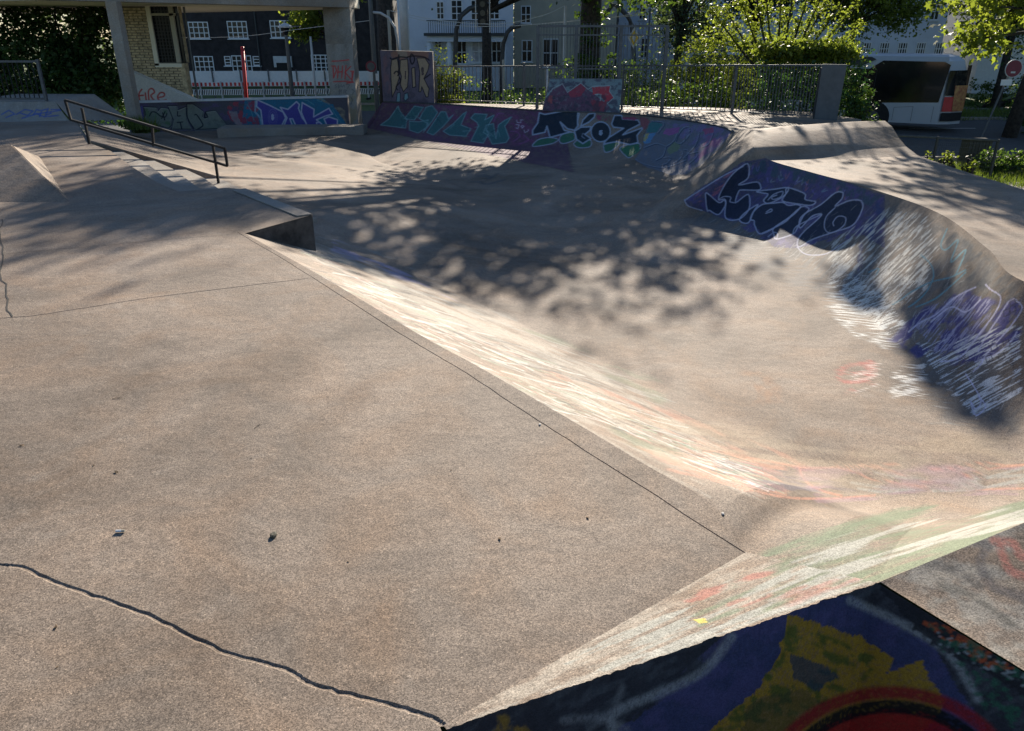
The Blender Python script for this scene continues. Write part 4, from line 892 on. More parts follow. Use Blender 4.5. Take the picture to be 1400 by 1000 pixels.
cap = .05; mb = MB(); mb.hexa([ta+[0, -.03, 0], tb+[0, -.03, 0], tb+nrm*1.1, ta+nrm*1.1], [ta+[0, -.03, cap], tb+[0, -.03, cap], tb+nrm*1.1+[0, 0, cap], ta+nrm*1.1+[0, 0, cap]]); mb.build('coping_stone', M_offw, gw)
# low ledge in front of it
la, lb = np.array(P(298, 190, -.8)), np.array(P(497, 180, -.99)); la2, lb2 = la+[-.1, .9, 0], lb+[0, .7, 0]
mb = MB(); h = .24; mb.hexa([la-[0, 0, .1], lb-[0, 0, .1], lb2-[0, 0, .1], la2-[0, 0, .1]], [la+[0, 0, h], lb+[0, 0, .14], lb2+[0, 0, .14], la2+[0, 0, h]])
tag(mb.build('grind_ledge', M_plain, bevel=.01), 'long low concrete ledge lying in front of the purple graffiti wall', 'ledge')
# ---- tall painted extension (FAIR)
ext = empty('wall_extension', (0, 0, 0), 'tall shaded vertical wall painted with big tan letters above the far bank', 'graffiti wall')
ea, eb = np.array(P(524, 140, -.36)), np.array(P(594, 142.5, -.315)); ea[2] -= .05; eb[2] -= .05
def toz(u, v, b): d = ray(u, v); return EYE+d[2]/d[1]*b[1]
et, ebt = ea.copy(), eb.copy(); et[2] = toz(523, 69, ea); ebt[2] = toz(592, 71, eb)
Ge = quadgrid(ea, eb, ebt, et, 230, 240)
def fair(p):
    p.crop(490, 60, 7.146)
    p.cloud([(200, 40), (760, 40), (760, 700), (150, 700)], (.17, .14, .18), .9, .35, .55, 6, 10, 0, 141, 0)
    p.cloud([(230, 60), (320, 60), (320, 500), (240, 500)], (.25, .14, .15), .7, .4, .6, 5, 12, 0, 142, 2)
    p.fill([(310, 80), (470, 60), (690, 80), (680, 150), (560, 130), (480, 140), (400, 160), (380, 130), (330, 140)], (.32, .17, .12), .85, .2)
    p.fill([(370, 65), (470, 60), (480, 130), (400, 140)], (.35, .28, .22), .8, .2)
    TN = (.4, .3, .2); 
    for l in ([(325, 160), (380, 145), (395, 240), (385, 280), (400, 330), (380, 390), (360, 460), (330, 520), (320, 380), (315, 240)], [(410, 160), (480, 150), (490, 300), (480, 420), (440, 470), (410, 400), (420, 320), (405, 260)],
              [(570, 140), (650, 140), (690, 200), (680, 260), (640, 340), (690, 440), (680, 520), (660, 520), (620, 420), (610, 470), (590, 470), (600, 300), (590, 220)], [(520, 240), (550, 230), (560, 420), (530, 430)]):
        p.fill(l, TN, .95, .12); p.stroke(l, 9, (.03, .025, .03), .95, closed=True, worn=.05)
    p.fill([(612, 220), (640, 240), (640, 300), (620, 310)], (.06, .04, .05), .9); p.fill([(452, 265), (466, 265), (466, 345), (452, 345)], (.06, .04, .05), .9)
    for q_ in ([(310, 140), (330, 150), (400, 130), (480, 135)], [(480, 130), (540, 120), (640, 130), (690, 160)], [(395, 110), (395, 220), (400, 290)], [(350, 290), (370, 270), (400, 290), (385, 310)], [(400, 330), (410, 370), (370, 420), (380, 450)], [(645, 340), (700, 300)], [(520, 100), (505, 150), (525, 200), (550, 150), (520, 100)]):
        p.stroke(q_, 14, (.03, .025, .03), .95, curve=True, worn=.05)
    for l in ([(380, 480), (410, 480), (410, 560), (350, 620), (370, 560)], [(450, 490), (480, 480), (490, 530), (460, 560), (445, 540)]): p.fill(l, (.2, .34, .38), .95); p.stroke(l, 8, (.03, .03, .05), .9, closed=True)
u_, v_ = proj(Ge.reshape(-1, 3)); pe = Paint(u_, v_, (.12, .1, .13)); fair(pe)
gridmesh('painted_face', Ge, M_wall, ext, False, flip=False, paint=pe.C)
mb = MB(); bk_ = np.array([0, .25, 0]); mb.hexa([ea+[0, .005, 0], eb+[0, .005, 0], eb+bk_, ea+bk_], [et+[0, .005, 0], ebt+[0, .005, 0], ebt+bk_, et+bk_]); mb.build('core', M_plain, ext)
mb = MB(); i0 = np.where(kid >= 32)[0][0]; prof = bank[:, i0, :]; v = [tuple(p) for p in prof]+[(p[0]-.04, p[1]+.02, -1.2) for p in prof]
mb.add(v, [(i, i+1, NB+i+1, NB+i) for i in range(NB-1)]); mb.build('end_profile', M_plain, ext)
# ---- slanted extension in the middle of the far rim
e2 = empty('wall_extension', (0, 0, 0), 'leaning panel painted red and turquoise rising above the middle of the far bank', 'graffiti wall')
pa2, pb2 = np.array(P(742, 152, -.29)), np.array(P(847, 154.5, -.29)); ta2, tb2 = np.array(Q(752, 108, pa2[1]+.3)), np.array(Q(851, 109, pb2[1]+.3))
G2 = quadgrid(pa2, pb2, tb2, ta2, 260, 110); u_, v_ = proj(G2.reshape(-1, 3)); p2 = Paint(u_, v_, (.1, .1, .13)); p2.crop(710, 100, 7.144)
p2.cloud([(290, 50), (1010, 60), (1000, 400), (200, 400)], (.2, .27, .28), .9, .4, .56, 7, 5, 0, 151, 0)
for l, c_ in (([(210, 400), (240, 290), (330, 160), (430, 110), (470, 190), (600, 100), (670, 160), (730, 200), (880, 330), (830, 400)], (.14, .07, .11)), ([(270, 280), (300, 220), (330, 220), (320, 300)], (.35, .1, .1)), ([(480, 190), (600, 105), (650, 150), (600, 230), (500, 240)], (.3, .06, .09)), ([(710, 140), (890, 130), (880, 180), (920, 240), (850, 290), (780, 200), (720, 210)], (.45, .06, .08)), ([(700, 260), (860, 280), (820, 400), (720, 380)], (.25, .06, .08))): p2.fill(l, c_, .95, .25)
for q_ in ([(220, 340), (250, 250), (330, 150), (420, 105), (470, 190), (600, 100), (670, 160), (720, 130), (880, 125)], [(890, 130), (880, 180), (925, 240), (860, 300)], [(740, 210), (800, 210), (790, 270)]): p2.stroke(q_, 6, (.45, .5, .5), .8)
p2.cloud([(240, 200), (860, 200), (860, 400), (220, 400)], (.06, .06, .08), .7, .45, .6, 5, 5, .7, 152, 3)
gridmesh('painted_face', G2, M_wall, e2, False, flip=False, paint=p2.C)
mb = MB(); bq = np.array([0, .35, 0]); mb.hexa([pa2+[0, .01, 0], pb2+[0, .01, 0], pb2+bq, pa2+bq], [ta2+[0, .01, 0], tb2+[0, .01, 0], tb2+bq, ta2+bq]); mb.build('core', M_plain, e2)
# ---- railing along the far deck
fl_ = [(-2.4, 25.0), (3.6, 23.6), (5.9, 20.9), (8.0, 19.4)]
fl_ = [P(596, 140, -.35)[:2], P(850, 149, -.32)[:2], P(1000, 156, -.3)[:2], P(1113, 163, -.3)[:2]]
f = empty('railing', (fl_[0][0], fl_[0][1], -.35), 'long galvanised bar railing between the far bank and the hedge', 'railing')
fo = np.array([fl_[0][0], fl_[0][1], -.35]); b0 = None; p0 = None
hts = [1.05, 1.15, 1.2, 1.25]; base0 = [-.35, -.33, -.31, -.31]
for i in range(3):
    a, b = np.array(fl_[i]), np.array(fl_[i+1]); Ln = np.linalg.norm(b-a); d = (b-a)/Ln; 
    za, zb_ = base0[i], base0[i+1]; ha, hb = hts[i], hts[i+1]
    A_ = np.array([*a, za])-fo; B_ = np.array([*b, zb_])-fo
    mb = MB(); mb.tube([A_+[0, 0, ha], B_+[0, 0, hb]], .028, 4); mb.build('top_rail', M_galv, f)
    mb = MB(); mb.tube([A_+[0, 0, .08], B_+[0, 0, .08]], .02, 4); mb.build('bottom_rail', M_galv, f)
    n = int(Ln/(.125 if i < 2 else .075))
    for j in range(n):
        t = (j+.5)/n; pz = A_*(1-t)+B_*t; H = ha*(1-t)+hb*t
        if b0 is None: mb = MB(); mb.box(-.009, -.009, .08, .009, .009, 1.0); b0 = mb.build('bar', M_galv, f); o = b0
        else: o = b0.copy(); COL.objects.link(o); o.parent = f
        o.location = pz; o.scale.z = H/1.0
    for t in np.linspace(0, 1, max(2, int(Ln/2.2)+1)):
        pz = A_*(1-t)+B_*t
        if p0 is None: mb = MB(); mb.box(-.03, -.03, -.3, .03, .03, 1.2); p0 = mb.build('post', M_galv, f); o = p0
        else: o = p0.copy(); COL.objects.link(o); o.parent = f
        o.location = pz
# plate closing the right end
pl1, pl2 = np.array(P(1113, 163.5, -.3)), np.array(P(1144, 165.5, -.3))
mb = MB(); mb.hexa([pl1, pl2, pl2+[.02, .06, 0], pl1+[.02, .06, 0]], [pl1+[0, 0, 1.27], pl2+[.03, 0, 1.27], pl2+[.05, .06, 1.27], pl1+[.02, .06, 1.27]])
tag(mb.build('steel_plate', M_grey, bevel=.006), 'grey steel sheet closing the right end of the far railing', 'panel')
# ---- tall cage fence
cf = empty('cage_fence', (0, 0, 0), 'tall grey steel cage fence rising behind the low railing at centre', 'fence')
cu = [(735, 22.9), (787, 22.7), (847, 22.5), (909, 22.3)]
tops = []
for u, Yq in cu:
    a = np.array(Q(u, 150, Yq)); a[2] = -.35; top = Q(u, 36, Yq)[2]; x = Q(u, 90, Yq)[0]; tops.append((x, Yq, top))
    mb = MB(); mb.box(x-.045, Yq-.045, -.35, x+.045, Yq+.045, top); mb.build('post', M_galv, cf)
for i in range(3):
    (x0, y0_, t0), (x1, y1_, t1) = tops[i], tops[i+1]
    mb = MB(); mb.tube([(x0, y0_, t0), (x1, y1_, t1)], .04, 4); mb.build('top_rail', M_galv, cf)
    mb = MB(); mb.tube([(x0, y0_, t0-.22), (x1, y1_, t1-.22)], .025, 4); mb.build('rail', M_galv, cf)
    mb = MB(); mb.tube([(x0, y0_, .75), (x1, y1_, .75)], .025, 4); mb.build('rail', M_galv, cf)
    n = 13
    for j in range(1, n):
        t = j/n; mb = MB(); x = x0+(x1-x0)*t; y = y0_+(y1_-y0_)*t
        if i == 0 and j == 1: mb.box(-.007, -.007, .1, .007, .007, 2.25); cb = mb.build('bar', M_galv, cf); o = cb
        else: o = cb.copy(); COL.objects.link(o); o.parent = cf
        o.location = (x, y, -.35)
# ---- lower right railing
ra_, rb_ = np.array(P(1195, 240, GZ)), np.array(P(1352, 246, GZ)); ra_ = np.array([11.2, 24.2, GZ]); 
f = empty('railing', tuple(ra_), 'low steel railing beside the road at the right below the deck', 'railing'); d = rb_-ra_; Hh = 1.12
mb = MB(); mb.tube([(0, 0, Hh), tuple(d+[0, 0, Hh])], .035, 6); mb.build('top_rail', M_galv, f)
for t in (0, .5, 1): mb = MB(); mb.box(-.03, -.03, 0, .03, .03, Hh+.03); o = mb.build('post', M_dgrey, f); o.location = d*t
mb = MB()
for z in np.linspace(.1, 1.0, 8): mb.tube([(0, 0, z), tuple(d+[0, 0, z])], .004, 3)
for t in np.linspace(0, 1, 60): q_ = d*t; mb.tube([(q_[0], q_[1], .1), (q_[0], q_[1], 1.0)], .003, 3)
o = mb.build('mesh_infill', M_galv, f); o['kind'] = 'stuff'
# boarded box behind it
bx = np.array(P(1334, 229, GZ)); t0 = empty('timber_box', tuple(bx), 'slatted brown timber box standing behind the low right railing', 'box')
mb = MB(); mb.box(-.36, .02, 0, .36, .5, .82); mb.build('body', M_wood, t0)
for i in range(7): mb = MB(); mb.box(-.36+i*.104, -.01, .02, -.36+i*.104+.085, .02, .8); mb.build('slat', M_wood, t0)
mb = MB(); mb.box(-.38, -.02, .82, .38, .52, .85); mb.build('lid', M_wood, t0)
# ================================================================== STREET
def barrier(loc, rz, label):
    t = empty('construction_barrier', loc, label, 'barrier', 'barriers along the far road', rz)
    mb = MB(); mb.box(-1.0, -.02, .78, 1.0, .02, 1.02); tp = mb.build('top_board', M_white, t)
    for i in range(5): mb = MB(); mb.box(-.93+i*.4, -.028, .8, -.93+i*.4+.2, -.021, 1.0); mb.build('red_field', M_red, tp)
    mb = MB(); mb.box(-1.0, -.02, .3, 1.0, .02, .62); lb_ = mb.build('lower_board', M_white, t)
    for i in range(9):
        x = -.9+i*.21; mb = MB(); mb.prism([(x-.05, .32), (x+.05, .32), (x+.15, .6), (x+.05, .6)], -.028, -.021); mb.build('dark_stripe', M_dgrey, lb_)
    for x in (-.95, .95): mb = MB(); mb.box(x-.03, -.03, 0, x+.03, .03, 1.05); mb.build('post', M_offw, t); mb = MB(); mb.box(x-.1, -.35, 0, x+.1, .35, .1); mb.build('foot', M_rub, t)
    return t
def copy_tree(o, parent=None):
    c = o.copy(); COL.objects.link(c); c.parent = parent
    for ch in o.children: copy_tree(ch, c)
    return c
bt = barrier((0, 0, 0), 0, 'x')
names = ['directly beside the yellow brick block', 'second to the right of the yellow brick block', 'behind the red post', 'to the right of the red post', 'left of the grey street lamp', 'behind the grey street lamp', 'right of the grey street lamp', 'left of the painted concrete column', 'hidden partly by the painted concrete column', 'behind the grey pole right of the column', 'against the left side of the tall painted wall']
for i in range(11):
    o = bt if i == 0 else copy_tree(bt); u = 262+i*28.5
    p_ = Q(u, 135, 48+i*.12); o.location = (p_[0], p_[1], GZ+.28); o.scale = (.62, 1, 1.05) if 0 else (.63, 1, 1); o['label'] = 'red and white construction barrier '+names[i]
mb = MB(); x0, x1 = Q(255, 120, 52)[0], Q(600, 120, 53)[0]; mb.box(x0, 52, GZ+.9, x1, 52.05, GZ+1.75)
hd = empty('site_hoarding', (0, 0, 0), 'long plain white hoarding strip behind the red and white barriers', 'fence')
mb.build('panel', M_white, hd)
for i in range(10): x = x0+(x1-x0)*i/9; mb = MB(); mb.box(x-.03, 51.9, GZ, x+.03, 51.98, GZ+1.85); mb.build('post', M_galv, hd)
mb = MB(); mb.box(x0-2, 52.4, GZ, x1+4, 53.6, GZ+2.2)
# red post
def stick(name, pts, r, m, label, cat, n=8): mb = MB(); mb.tube(pts, r, n); o = mb.build(name, m, smooth=True); return tag(o, label, cat)
a = Q(335, 134, 40); b = Q(327, 64, 40); stick('red_post', [(a[0], 40, GZ), (b[0]+.15, 40, b[2])], .1, M_red, 'tall plain red post standing in front of the dark brick house', 'post', 4)
# street lamp
a = Q(400, 132, 38); hd_ = Q(390, 48, 38); lp = empty('street_lamp', (a[0], 38, GZ), 'grey street lamp with a flat hood in front of the dark brick house', 'street lamp')
H = hd_[2]-GZ; mb = MB(); mb.tube([(0, 0, 0), (0, 0, H)], [.12, .07], 10); mb.build('pole', M_grey, lp)
mb = MB(); mb.tube([(0, 0, H), (0, 0, H+.3)], [.1, .2], 10); mb.build('lantern', M_glass, lp); mb = MB(); mb.tube([(0, 0, H+.3), (0, 0, H+.36), (0, 0, H+.5)], [.32, .32, .06], 12); mb.build('hood', M_offw, lp)
mb = MB(); mb.box(.1, -.04, H+.33, .7, .04, H+.38); mb.build('bracket', M_grey, lp)
a = Q(432, 130, 44); b = Q(425, 50, 44); stick('pole', [(a[0], 44, GZ), (a[0], 44, b[2])], .06, M_offw, 'thin pale pole between the street lamp and the painted column', 'pole')
# poles near the tall wall
YP = 30
def pole(name, u, vt, r, m, Y, label, cat='pole', zb=GZ):
    p = Q(u, 90, Y); return stick(name, [(p[0], Y, zb), (p[0], Y, Q(u, vt, Y)[2])], r, m, label, cat)
def multi(loc, label, cat, name): return empty(name, loc, label, cat)
M_dred = mat('dull red', (.2, .03, .05, 1), .6)
# grey pole with arm and round sign
p = Q(510, 60, 31); t = multi((p[0], 31, GZ), 'grey pole with curved white arm and round sign left of the tall painted wall', 'signal pole', 'signal_pole')
mb = MB(); mb.tube([(0, 0, 0), (0, 0, 5.4)], [.1, .08], 8); mb.build('pole', M_grey, t)
pts = [Q(u, v, 31) for u, v in ((508, 17), (520, 18), (532, 25), (540, 38), (543, 55), (545, 72))]
mb = MB(); mb.tube([(q_[0]-p[0], 0, q_[2]-GZ) for q_ in pts], .045, 6); mb.build('curved_arm', M_offw, t, smooth=True)
s_ = Q(508, 91, 31); mb = MB(); 
def disc(mb, cx, cy, cz, r, dpt, n=24): mb.prism([(cx+r*math.cos(a_), cz+r*math.sin(a_)) for a_ in np.linspace(0, 2*math.pi, n+1)[:-1]], cy, cy+dpt)
disc(mb, s_[0]-p[0], -.14, s_[2]-GZ, .2, .02); rs_ = mb.build('round_sign', M_dred, t); mb = MB(); disc(mb, s_[0]-p[0], -.15, s_[2]-GZ, .14, .008); mb.build('inner_field', M_grey, rs_)
for du in (-.06, .2): mb = MB(); mb.box(s_[0]-p[0]+du-.05, -.15, s_[2]-GZ-.5, s_[0]-p[0]+du+.05, -.12, s_[2]-GZ-.25); mb.build('notice', M_white, t)
pole('yellow_post', 535, 14, .06, M_tan, 34, 'slim tan post with brackets behind the tall painted wall')
p = Q(552, 30, 33); t = multi((p[0], 33, GZ), 'thick pale cylindrical pole rising just above the tall painted wall', 'pole', 'advert_pole')
mb = MB(); mb.tube([(0, 0, 2.9), (0, 0, 6.5)], .16, 14); mb.build('shaft', M_offw, t, smooth=True); mb = MB(); mb.tube([(0, 0, 0), (0, 0, 2.9)], .28, 14); mb.build('base', M_dgrey, t, smooth=True)
pole('pole', 561, -5, .035, M_offw, 33, 'thin pale pole close to the thick cylindrical pole')
def signal(pts, head, Y, label, hz):
    P_ = [Q(u, v, Y) for u, v in pts]; b = P_[0]; t = multi((b[0], Y, GZ), label, 'traffic light', 'traffic_light')
    mb = MB(); mb.tube([(0, 0, 0)]+[(q_[0]-b[0], 0, q_[2]-GZ) for q_ in P_], .1, 8); mb.build('arched_mast', M_dgrey, t, smooth=True)
    if head:
        h_ = Q(*head, Y); x = h_[0]-b[0]; z = h_[2]-GZ; mb = MB(); mb.box(x-.2, -.15, z-.55, x+.2, .1, z+.45); sg_ = mb.build('signal_head', M_black, t)
        for k_ in range(3): mb = MB(); disc(mb, x, -.18, z-.35+k_*.32, .11, .03, 14); mb.build('lens', M_glass, sg_)
        for sx in (-.28, .28): mb = MB(); mb.box(x+sx-.02, -.12, z-.75, x+sx+.02, -.05, z+.5); mb.build('backing_edge', M_offw, sg_)
    return t
signal([(622, 90), (623, 62), (624, 40), (630, 22), (642, 12), (656, 8), (671, 6)], (660, 17), 34, 'dark arched traffic light mast in front of the white villa', 0)
signal([(686, 92), (687, 75), (688, 60), (693, 45), (700, 38), (712, 35)], None, 36, 'dark arched mast without a lamp head right of the villa portico', 0)
signal([(867, 95), (866, 60), (864, 36), (858, 22), (848, 12), (838, 6), (826, 22), (812, 36)], None, 36, 'dark bent arched mast behind the tall cage fence', 0)
pole('pole', 771, 8, .05, M_offw, 31, 'thin pale pole standing in front of the big dark trunk')
pole('pole', 688, 82, .05, M_tan, 30, 'short tan pole behind the railing below the arched mast')
pole('pole', 748, 92, .05, M_offw, 27, 'short pale stake beside the left post of the cage fence')
pole('pole', 884, 12, .04, M_grey, 33, 'thin grey pole between the diamond sign and the green bushes')
# overhead wires
def wire(pts, Y, label):
    q_ = smooth([Q(u, v, Y) for u, v in pts], 6); mb = MB(); mb.tube(q_, .014, 4, cap=False); tag(mb.build('overhead_wire', M_offw), label, 'wire')
wire([(534, 15), (600, 28), (680, 33), (740, 22), (772, 8)], 31, 'pale wire sagging between the tan post and the pale pole at centre')
wire([(545, 20), (610, 34), (690, 36), (772, 30), (884, 20)], 32, 'longest lower pale wire crossing in front of the white villa')
wire([(240, 52), (330, 50), (410, 40), (508, 28)], 36, 'thin wire crossing in front of the dark brick house')
wire([(800, 27), (850, 22), (905, 10)], 33, 'thin wire above the right half of the cage fence')
wire([(795, -6), (820, 0), (848, 7)], 33, 'short thick bright wire at the top edge near the big trunk')
# diamond sign
p = Q(866, 52, 35.5); t = multi((p[0], 35.4, GZ), 'pale yellow diamond shaped road sign seen through the cage fence', 'road sign', 'road_sign')
mb = MB(); mb.tube([(0, 0, 0), (0, 0, p[2]-GZ)], .04, 6); mb.build('pole', M_grey, t); z = p[2]-GZ
mb = MB(); mb.prism([(-.27, z), (0, z-.42), (.27, z), (0, z+.42)], -.08, -.06); pn = mb.build('plate', M_offw, t); mb = MB(); mb.prism([(-.18, z), (0, z-.3), (.18, z), (0, z+.3)], -.09, -.083); mb.build('yellow_field', M_ylw, pn)
mb = MB(); mb.prism([(-.09, z), (0, z-.16), (.09, z), (0, z+.16)], -.098, -.092); mb.build('centre', M_offw, pn)
# no entry style round sign at right
p = Q(1386, 94, 30); b = P(1366, 145, GZ); t = multi((p[0]-.35, 30, GZ), 'round red edged road sign with a small white plate at the right edge', 'road sign', 'road_sign')
z = p[2]-GZ; mb = MB(); mb.tube([(-.25, .1, 0), (.3, .06, z)], .035, 6); mb.build('pole', M_grey, t)
mb = MB(); disc(mb, .35, 0, z, .31, .02, 28); pn = mb.build('plate', M_offw, t); mb = MB(); disc(mb, .35, -.01, z, .285, .006, 28); mb.build('red_field', M_dred, pn); mb = MB(); mb.box(.27, -.02, z-.16, .43, -.012, z-.1); mb.build('bar', M_offw, pn)
mb = MB(); mb.box(.0, -.01, z-.58, .4, .01, z-.38); mb.build('notice', M_white, t)
# ================================================================== BUS
PHI = math.radians(29); rc = P(1300, 172, -2.0)
bus = empty('city_bus', (rc[0], rc[1], GZ), 'white city bus with dark glazing standing on the road behind the railing', 'bus', rz=-PHI)
# local: x forward = -x; rear corner at x=0, side facing the camera at y=0
def plan(ins, rear=0): return [(-12+ins, 0+ins), (-.55-ins*.3, 0+ins), (-.12-ins-rear, .3+ins*.6), (.3-ins-rear, .9), (.3-ins-rear, 1.8), (-.12-ins-rear, 2.3-ins*.6), (-.55, 2.55-ins), (-12+ins, 2.55-ins)]
mb = MB(); lv = [(.32, 0, 0), (1.1, 0, 0), (2.4, .02, .12), (2.86, .06, .25), (3.04, .16, .38), (3.12, .34, .6)]
for i, (z, ins, rr) in enumerate(lv): mb.v += [(x, y, z) for x, y in plan(ins, rr)]
n = 8
for i in range(len(lv)-1): mb.f += [(i*n+k_, i*n+(k_+1) % n, (i+1)*n+(k_+1) % n, (i+1)*n+k_) for k_ in range(n)]
mb.f += [tuple(reversed(range(n))), tuple((len(lv)-1)*n+k_ for k_ in range(n))]
mb.build('body', M_busw, bus)
mb = MB(); mb.prism([(-.66, 1.22), (-.48, 2.72), (-.72, 2.84), (-3.1, 2.86), (-3.6, 2.52), (-11.8, 2.52), (-11.8, 1.15), (-3.6, 1.1)], -.015, .05); gl = mb.build('side_glazing', M_busg, bus)
for x in (-3.3, -5.2, -7.1, -9.0): mb = MB(); mb.box(x-.015, -.02, 1.16, x+.015, -.012, 2.5); mb.build('glazing_joint', M_rub, gl)
mb = MB(); mb.prism([(-3.4, 2.9), (-3.9, 2.66), (-11.6, 2.66), (-11.6, 3.0), (-3.6, 3.0)], -.01, .1); mb.build('roof_shroud', M_dgrey, bus)
mb = MB(); mb.box(-10.5, .5, 3.0, -4.2, 2.05, 3.2); mb.build('roof_unit', M_dgrey, bus)
for x in (-3.15, -9.3):
    mb = MB(); mb.prism([(x+.68*math.cos(a_), .5+.68*math.sin(a_)) for a_ in np.linspace(-.26, math.pi+.26, 18)], -.012, .3); mb.build('wheel_arch', M_rub, bus)
    mb = MB(); disc(mb, x, -.03, .5, .49, .3, 26); wl = mb.build('wheel', M_rub, bus); mb = MB(); disc(mb, x, -.05, .5, .27, .05, 20); mb.build('rim', M_galv, wl)
for a_, b_ in (((-.8, 1.05), (-.8, .4)), ((-1.6, 1.02), (-1.6, .4)), ((-2.35, .95), (-2.35, .4)), ((-2.35, .95), (-1.6, 1.02))):
    mb = MB(); mb.tube([(a_[0], -.004, a_[1]), (b_[0], -.004, b_[1])], .008, 4); mb.build('panel_joint', M_dgrey, bus)
mb = MB(); mb.add([(-.5, .012, .45), (-.13, .27, .45), (-.13, .27, 1.0), (-.5, .012, 1.0)], [(0, 1, 2, 3)]); mb.v = [(x+.004, y-.02, z) for x, y, z in mb.v]; 
mb = MB(); 
for (z0_, z1_, m_, nm) in ((.45, .8, M_rub, 'bumper'), (.85, 1.45, M_red, 'tail_light'), (1.5, 2.5, M_glass, 'rear_side_panel')):
    mb = MB(); r0 = .12*max(0, (z0_-1.1)/1.3); r1 = .12*max(0, (z1_-1.1)/1.3)
    mb.add([(-.5, .0, z0_), (-.13-r0, .27, z0_), (.28-r0, .87, z0_), (.28-r1, .87, z1_), (-.13-r1, .27, z1_), (-.5, .0, z1_)], [(0, 1, 4, 5), (1, 2, 3, 4)]); 
    mb.v = [(x+.03, y-.035, z) for x, y, z in mb.v]; mb.build(nm, m_, bus, fix=False)
m_ad = mat('bus rear print', (.5, .3, .1, 1), .5, var=.2, scale=7, col2=(.25, .03, .03, 1))
mb = MB(); mb.add([(-.13, .27, .85), (.28, .87, .85), (.28, .87, 1.9), (-.2, .27, 1.9)], [(0, 1, 2, 3)]); mb.v = [(x+.045, y-.05, z) for x, y, z in mb.v]; mb.build('rear_print', m_ad, bus, fix=False)
mb = MB(); mb.box(.16, .95, 1.6, .31, 1.75, 2.7); mb.build('rear_window', M_busg, bus)
# ================================================================== HOUSES
def window(par, x0, x1, z0, z1, Y, cols=2, rows=3, fr=M_white, fw=.07, glass=M_glass):
    # wall faces -Y at Y; opening shown by a recessed looking frame standing 3 cm proud
    mb = MB(); mb.box(x0, Y-.05, z0, x0+fw, Y, z1); mb.box(x1-fw, Y-.05, z0, x1, Y, z1); mb.box(x0+fw, Y-.05, z0, x1-fw, Y, z0+fw); mb.box(x0+fw, Y-.05, z1-fw, x1-fw, Y, z1)
    for i in range(1, cols): x = x0+(x1-x0)*i/cols; mb.box(x-.035, Y-.045, z0+fw, x+.035, Y-.005, z1-fw)
    for j in range(1, rows): z = z0+(z1-z0)*j/rows; mb.box(x0+fw, Y-.04, z-.03, x1-fw, Y-.006, z+.03)
    mb.v = rel(par, mb.v); w_ = mb.build('window', fr, par, fix=False)
    mb = MB(); mb.box(x0+.02, Y-.02, z0+.02, x1-.02, Y-.003, z1-.02); mb.v = rel(par, mb.v); mb.build('pane', glass, w_, fix=False)
    mb = MB(); mb.box(x0-.08, Y-.14, z0-.08, x1+.08, Y-.003, z0-.01); mb.v = rel(par, mb.v); mb.build('sill', fr, w_, fix=False)
    return w_
def wpx(par, u0, v0, u1, v1, Y, **k): a = Q(u0, v1, Y); b = Q(u1, v0, Y); return window(par, a[0], b[0], a[2], b[2], Y, **k)
YH = 66
dh = empty('dark_brick_house', (-20, YH, GZ), 'two storey dark brick house with white gridded windows seen through the concrete frame', 'house')
x0, x1 = Q(225, 80, YH)[0], Q(530, 80, YH)[0]; mb = MB(); mb.box(x0, YH, GZ, x1, YH+10, GZ+7.4); mb.v = rel(dh, mb.v); mb.build('wall', M_brickd, dh)
mb = MB(); zc = GZ+.2
while zc < GZ+7.2: mb.box(x0, YH-.012, zc, x1, YH-.002, zc+.1); zc += .28
mb.v = rel(dh, mb.v); o = mb.build('brick_courses', M_brickd, dh, fix=False); o['kind'] = 'stuff'
mb = MB(); mb.prism([(x0-.4, GZ+7.4), (x1+.4, GZ+7.4), (x1-2, GZ+11.5), (x0+2, GZ+11.5)], YH-.5, YH+10.5); mb.v = rel(dh, mb.v); mb.build('roof', M_roof, dh)
for (a, b, c, d) in ((260, 30, 284, 53), (313, 29, 337, 53), (371, 28, 395, 52), (268, 77, 291, 99), (319, 76, 343, 98)): wpx(dh, a, b, c, d, YH, cols=4, rows=3)
for (a, b, c, d) in ((308, 77, 315, 90), (347, 77, 355, 90)): wpx(dh, a, b, c, d, YH, cols=1, rows=3)
wpx(dh, 427, 75, 451, 98, YH, cols=4, rows=4)
for (a, b, c, d) in ((376, 77, 399, 92),): 
    q1, q2 = Q(a, d, YH), Q(c, b, YH); mb = MB(); mb.box(q1[0], YH-.25, q1[2], q2[0], YH-.03, q2[2]); mb.v = rel(dh, mb.v); mb.build('porch_canopy', M_offw, dh)
q1, q2 = Q(382, 112, YH), Q(396, 86, YH); mb = MB(); mb.box(q1[0], YH-.3, GZ, q2[0], YH-.26, q2[2]); mb.v = rel(dh, mb.v); mb.build('door', M_black, dh)
q1, q2 = Q(322, 112, YH), Q(342, 105, YH); mb = MB(); mb.box(q1[0], YH-.1, q1[2], q2[0], YH-.03, q2[2]); mb.v = rel(dh, mb.v); mb.build('vent_panel', M_grey, dh)
q1 = Q(352, 50, YH); mb = MB(); mb.tube([(q1[0], YH-.1, GZ), (q1[0], YH-.1, GZ+7.3)], .06, 6); mb.v = rel(dh, mb.v); mb.build('downpipe', M_dgrey, dh)
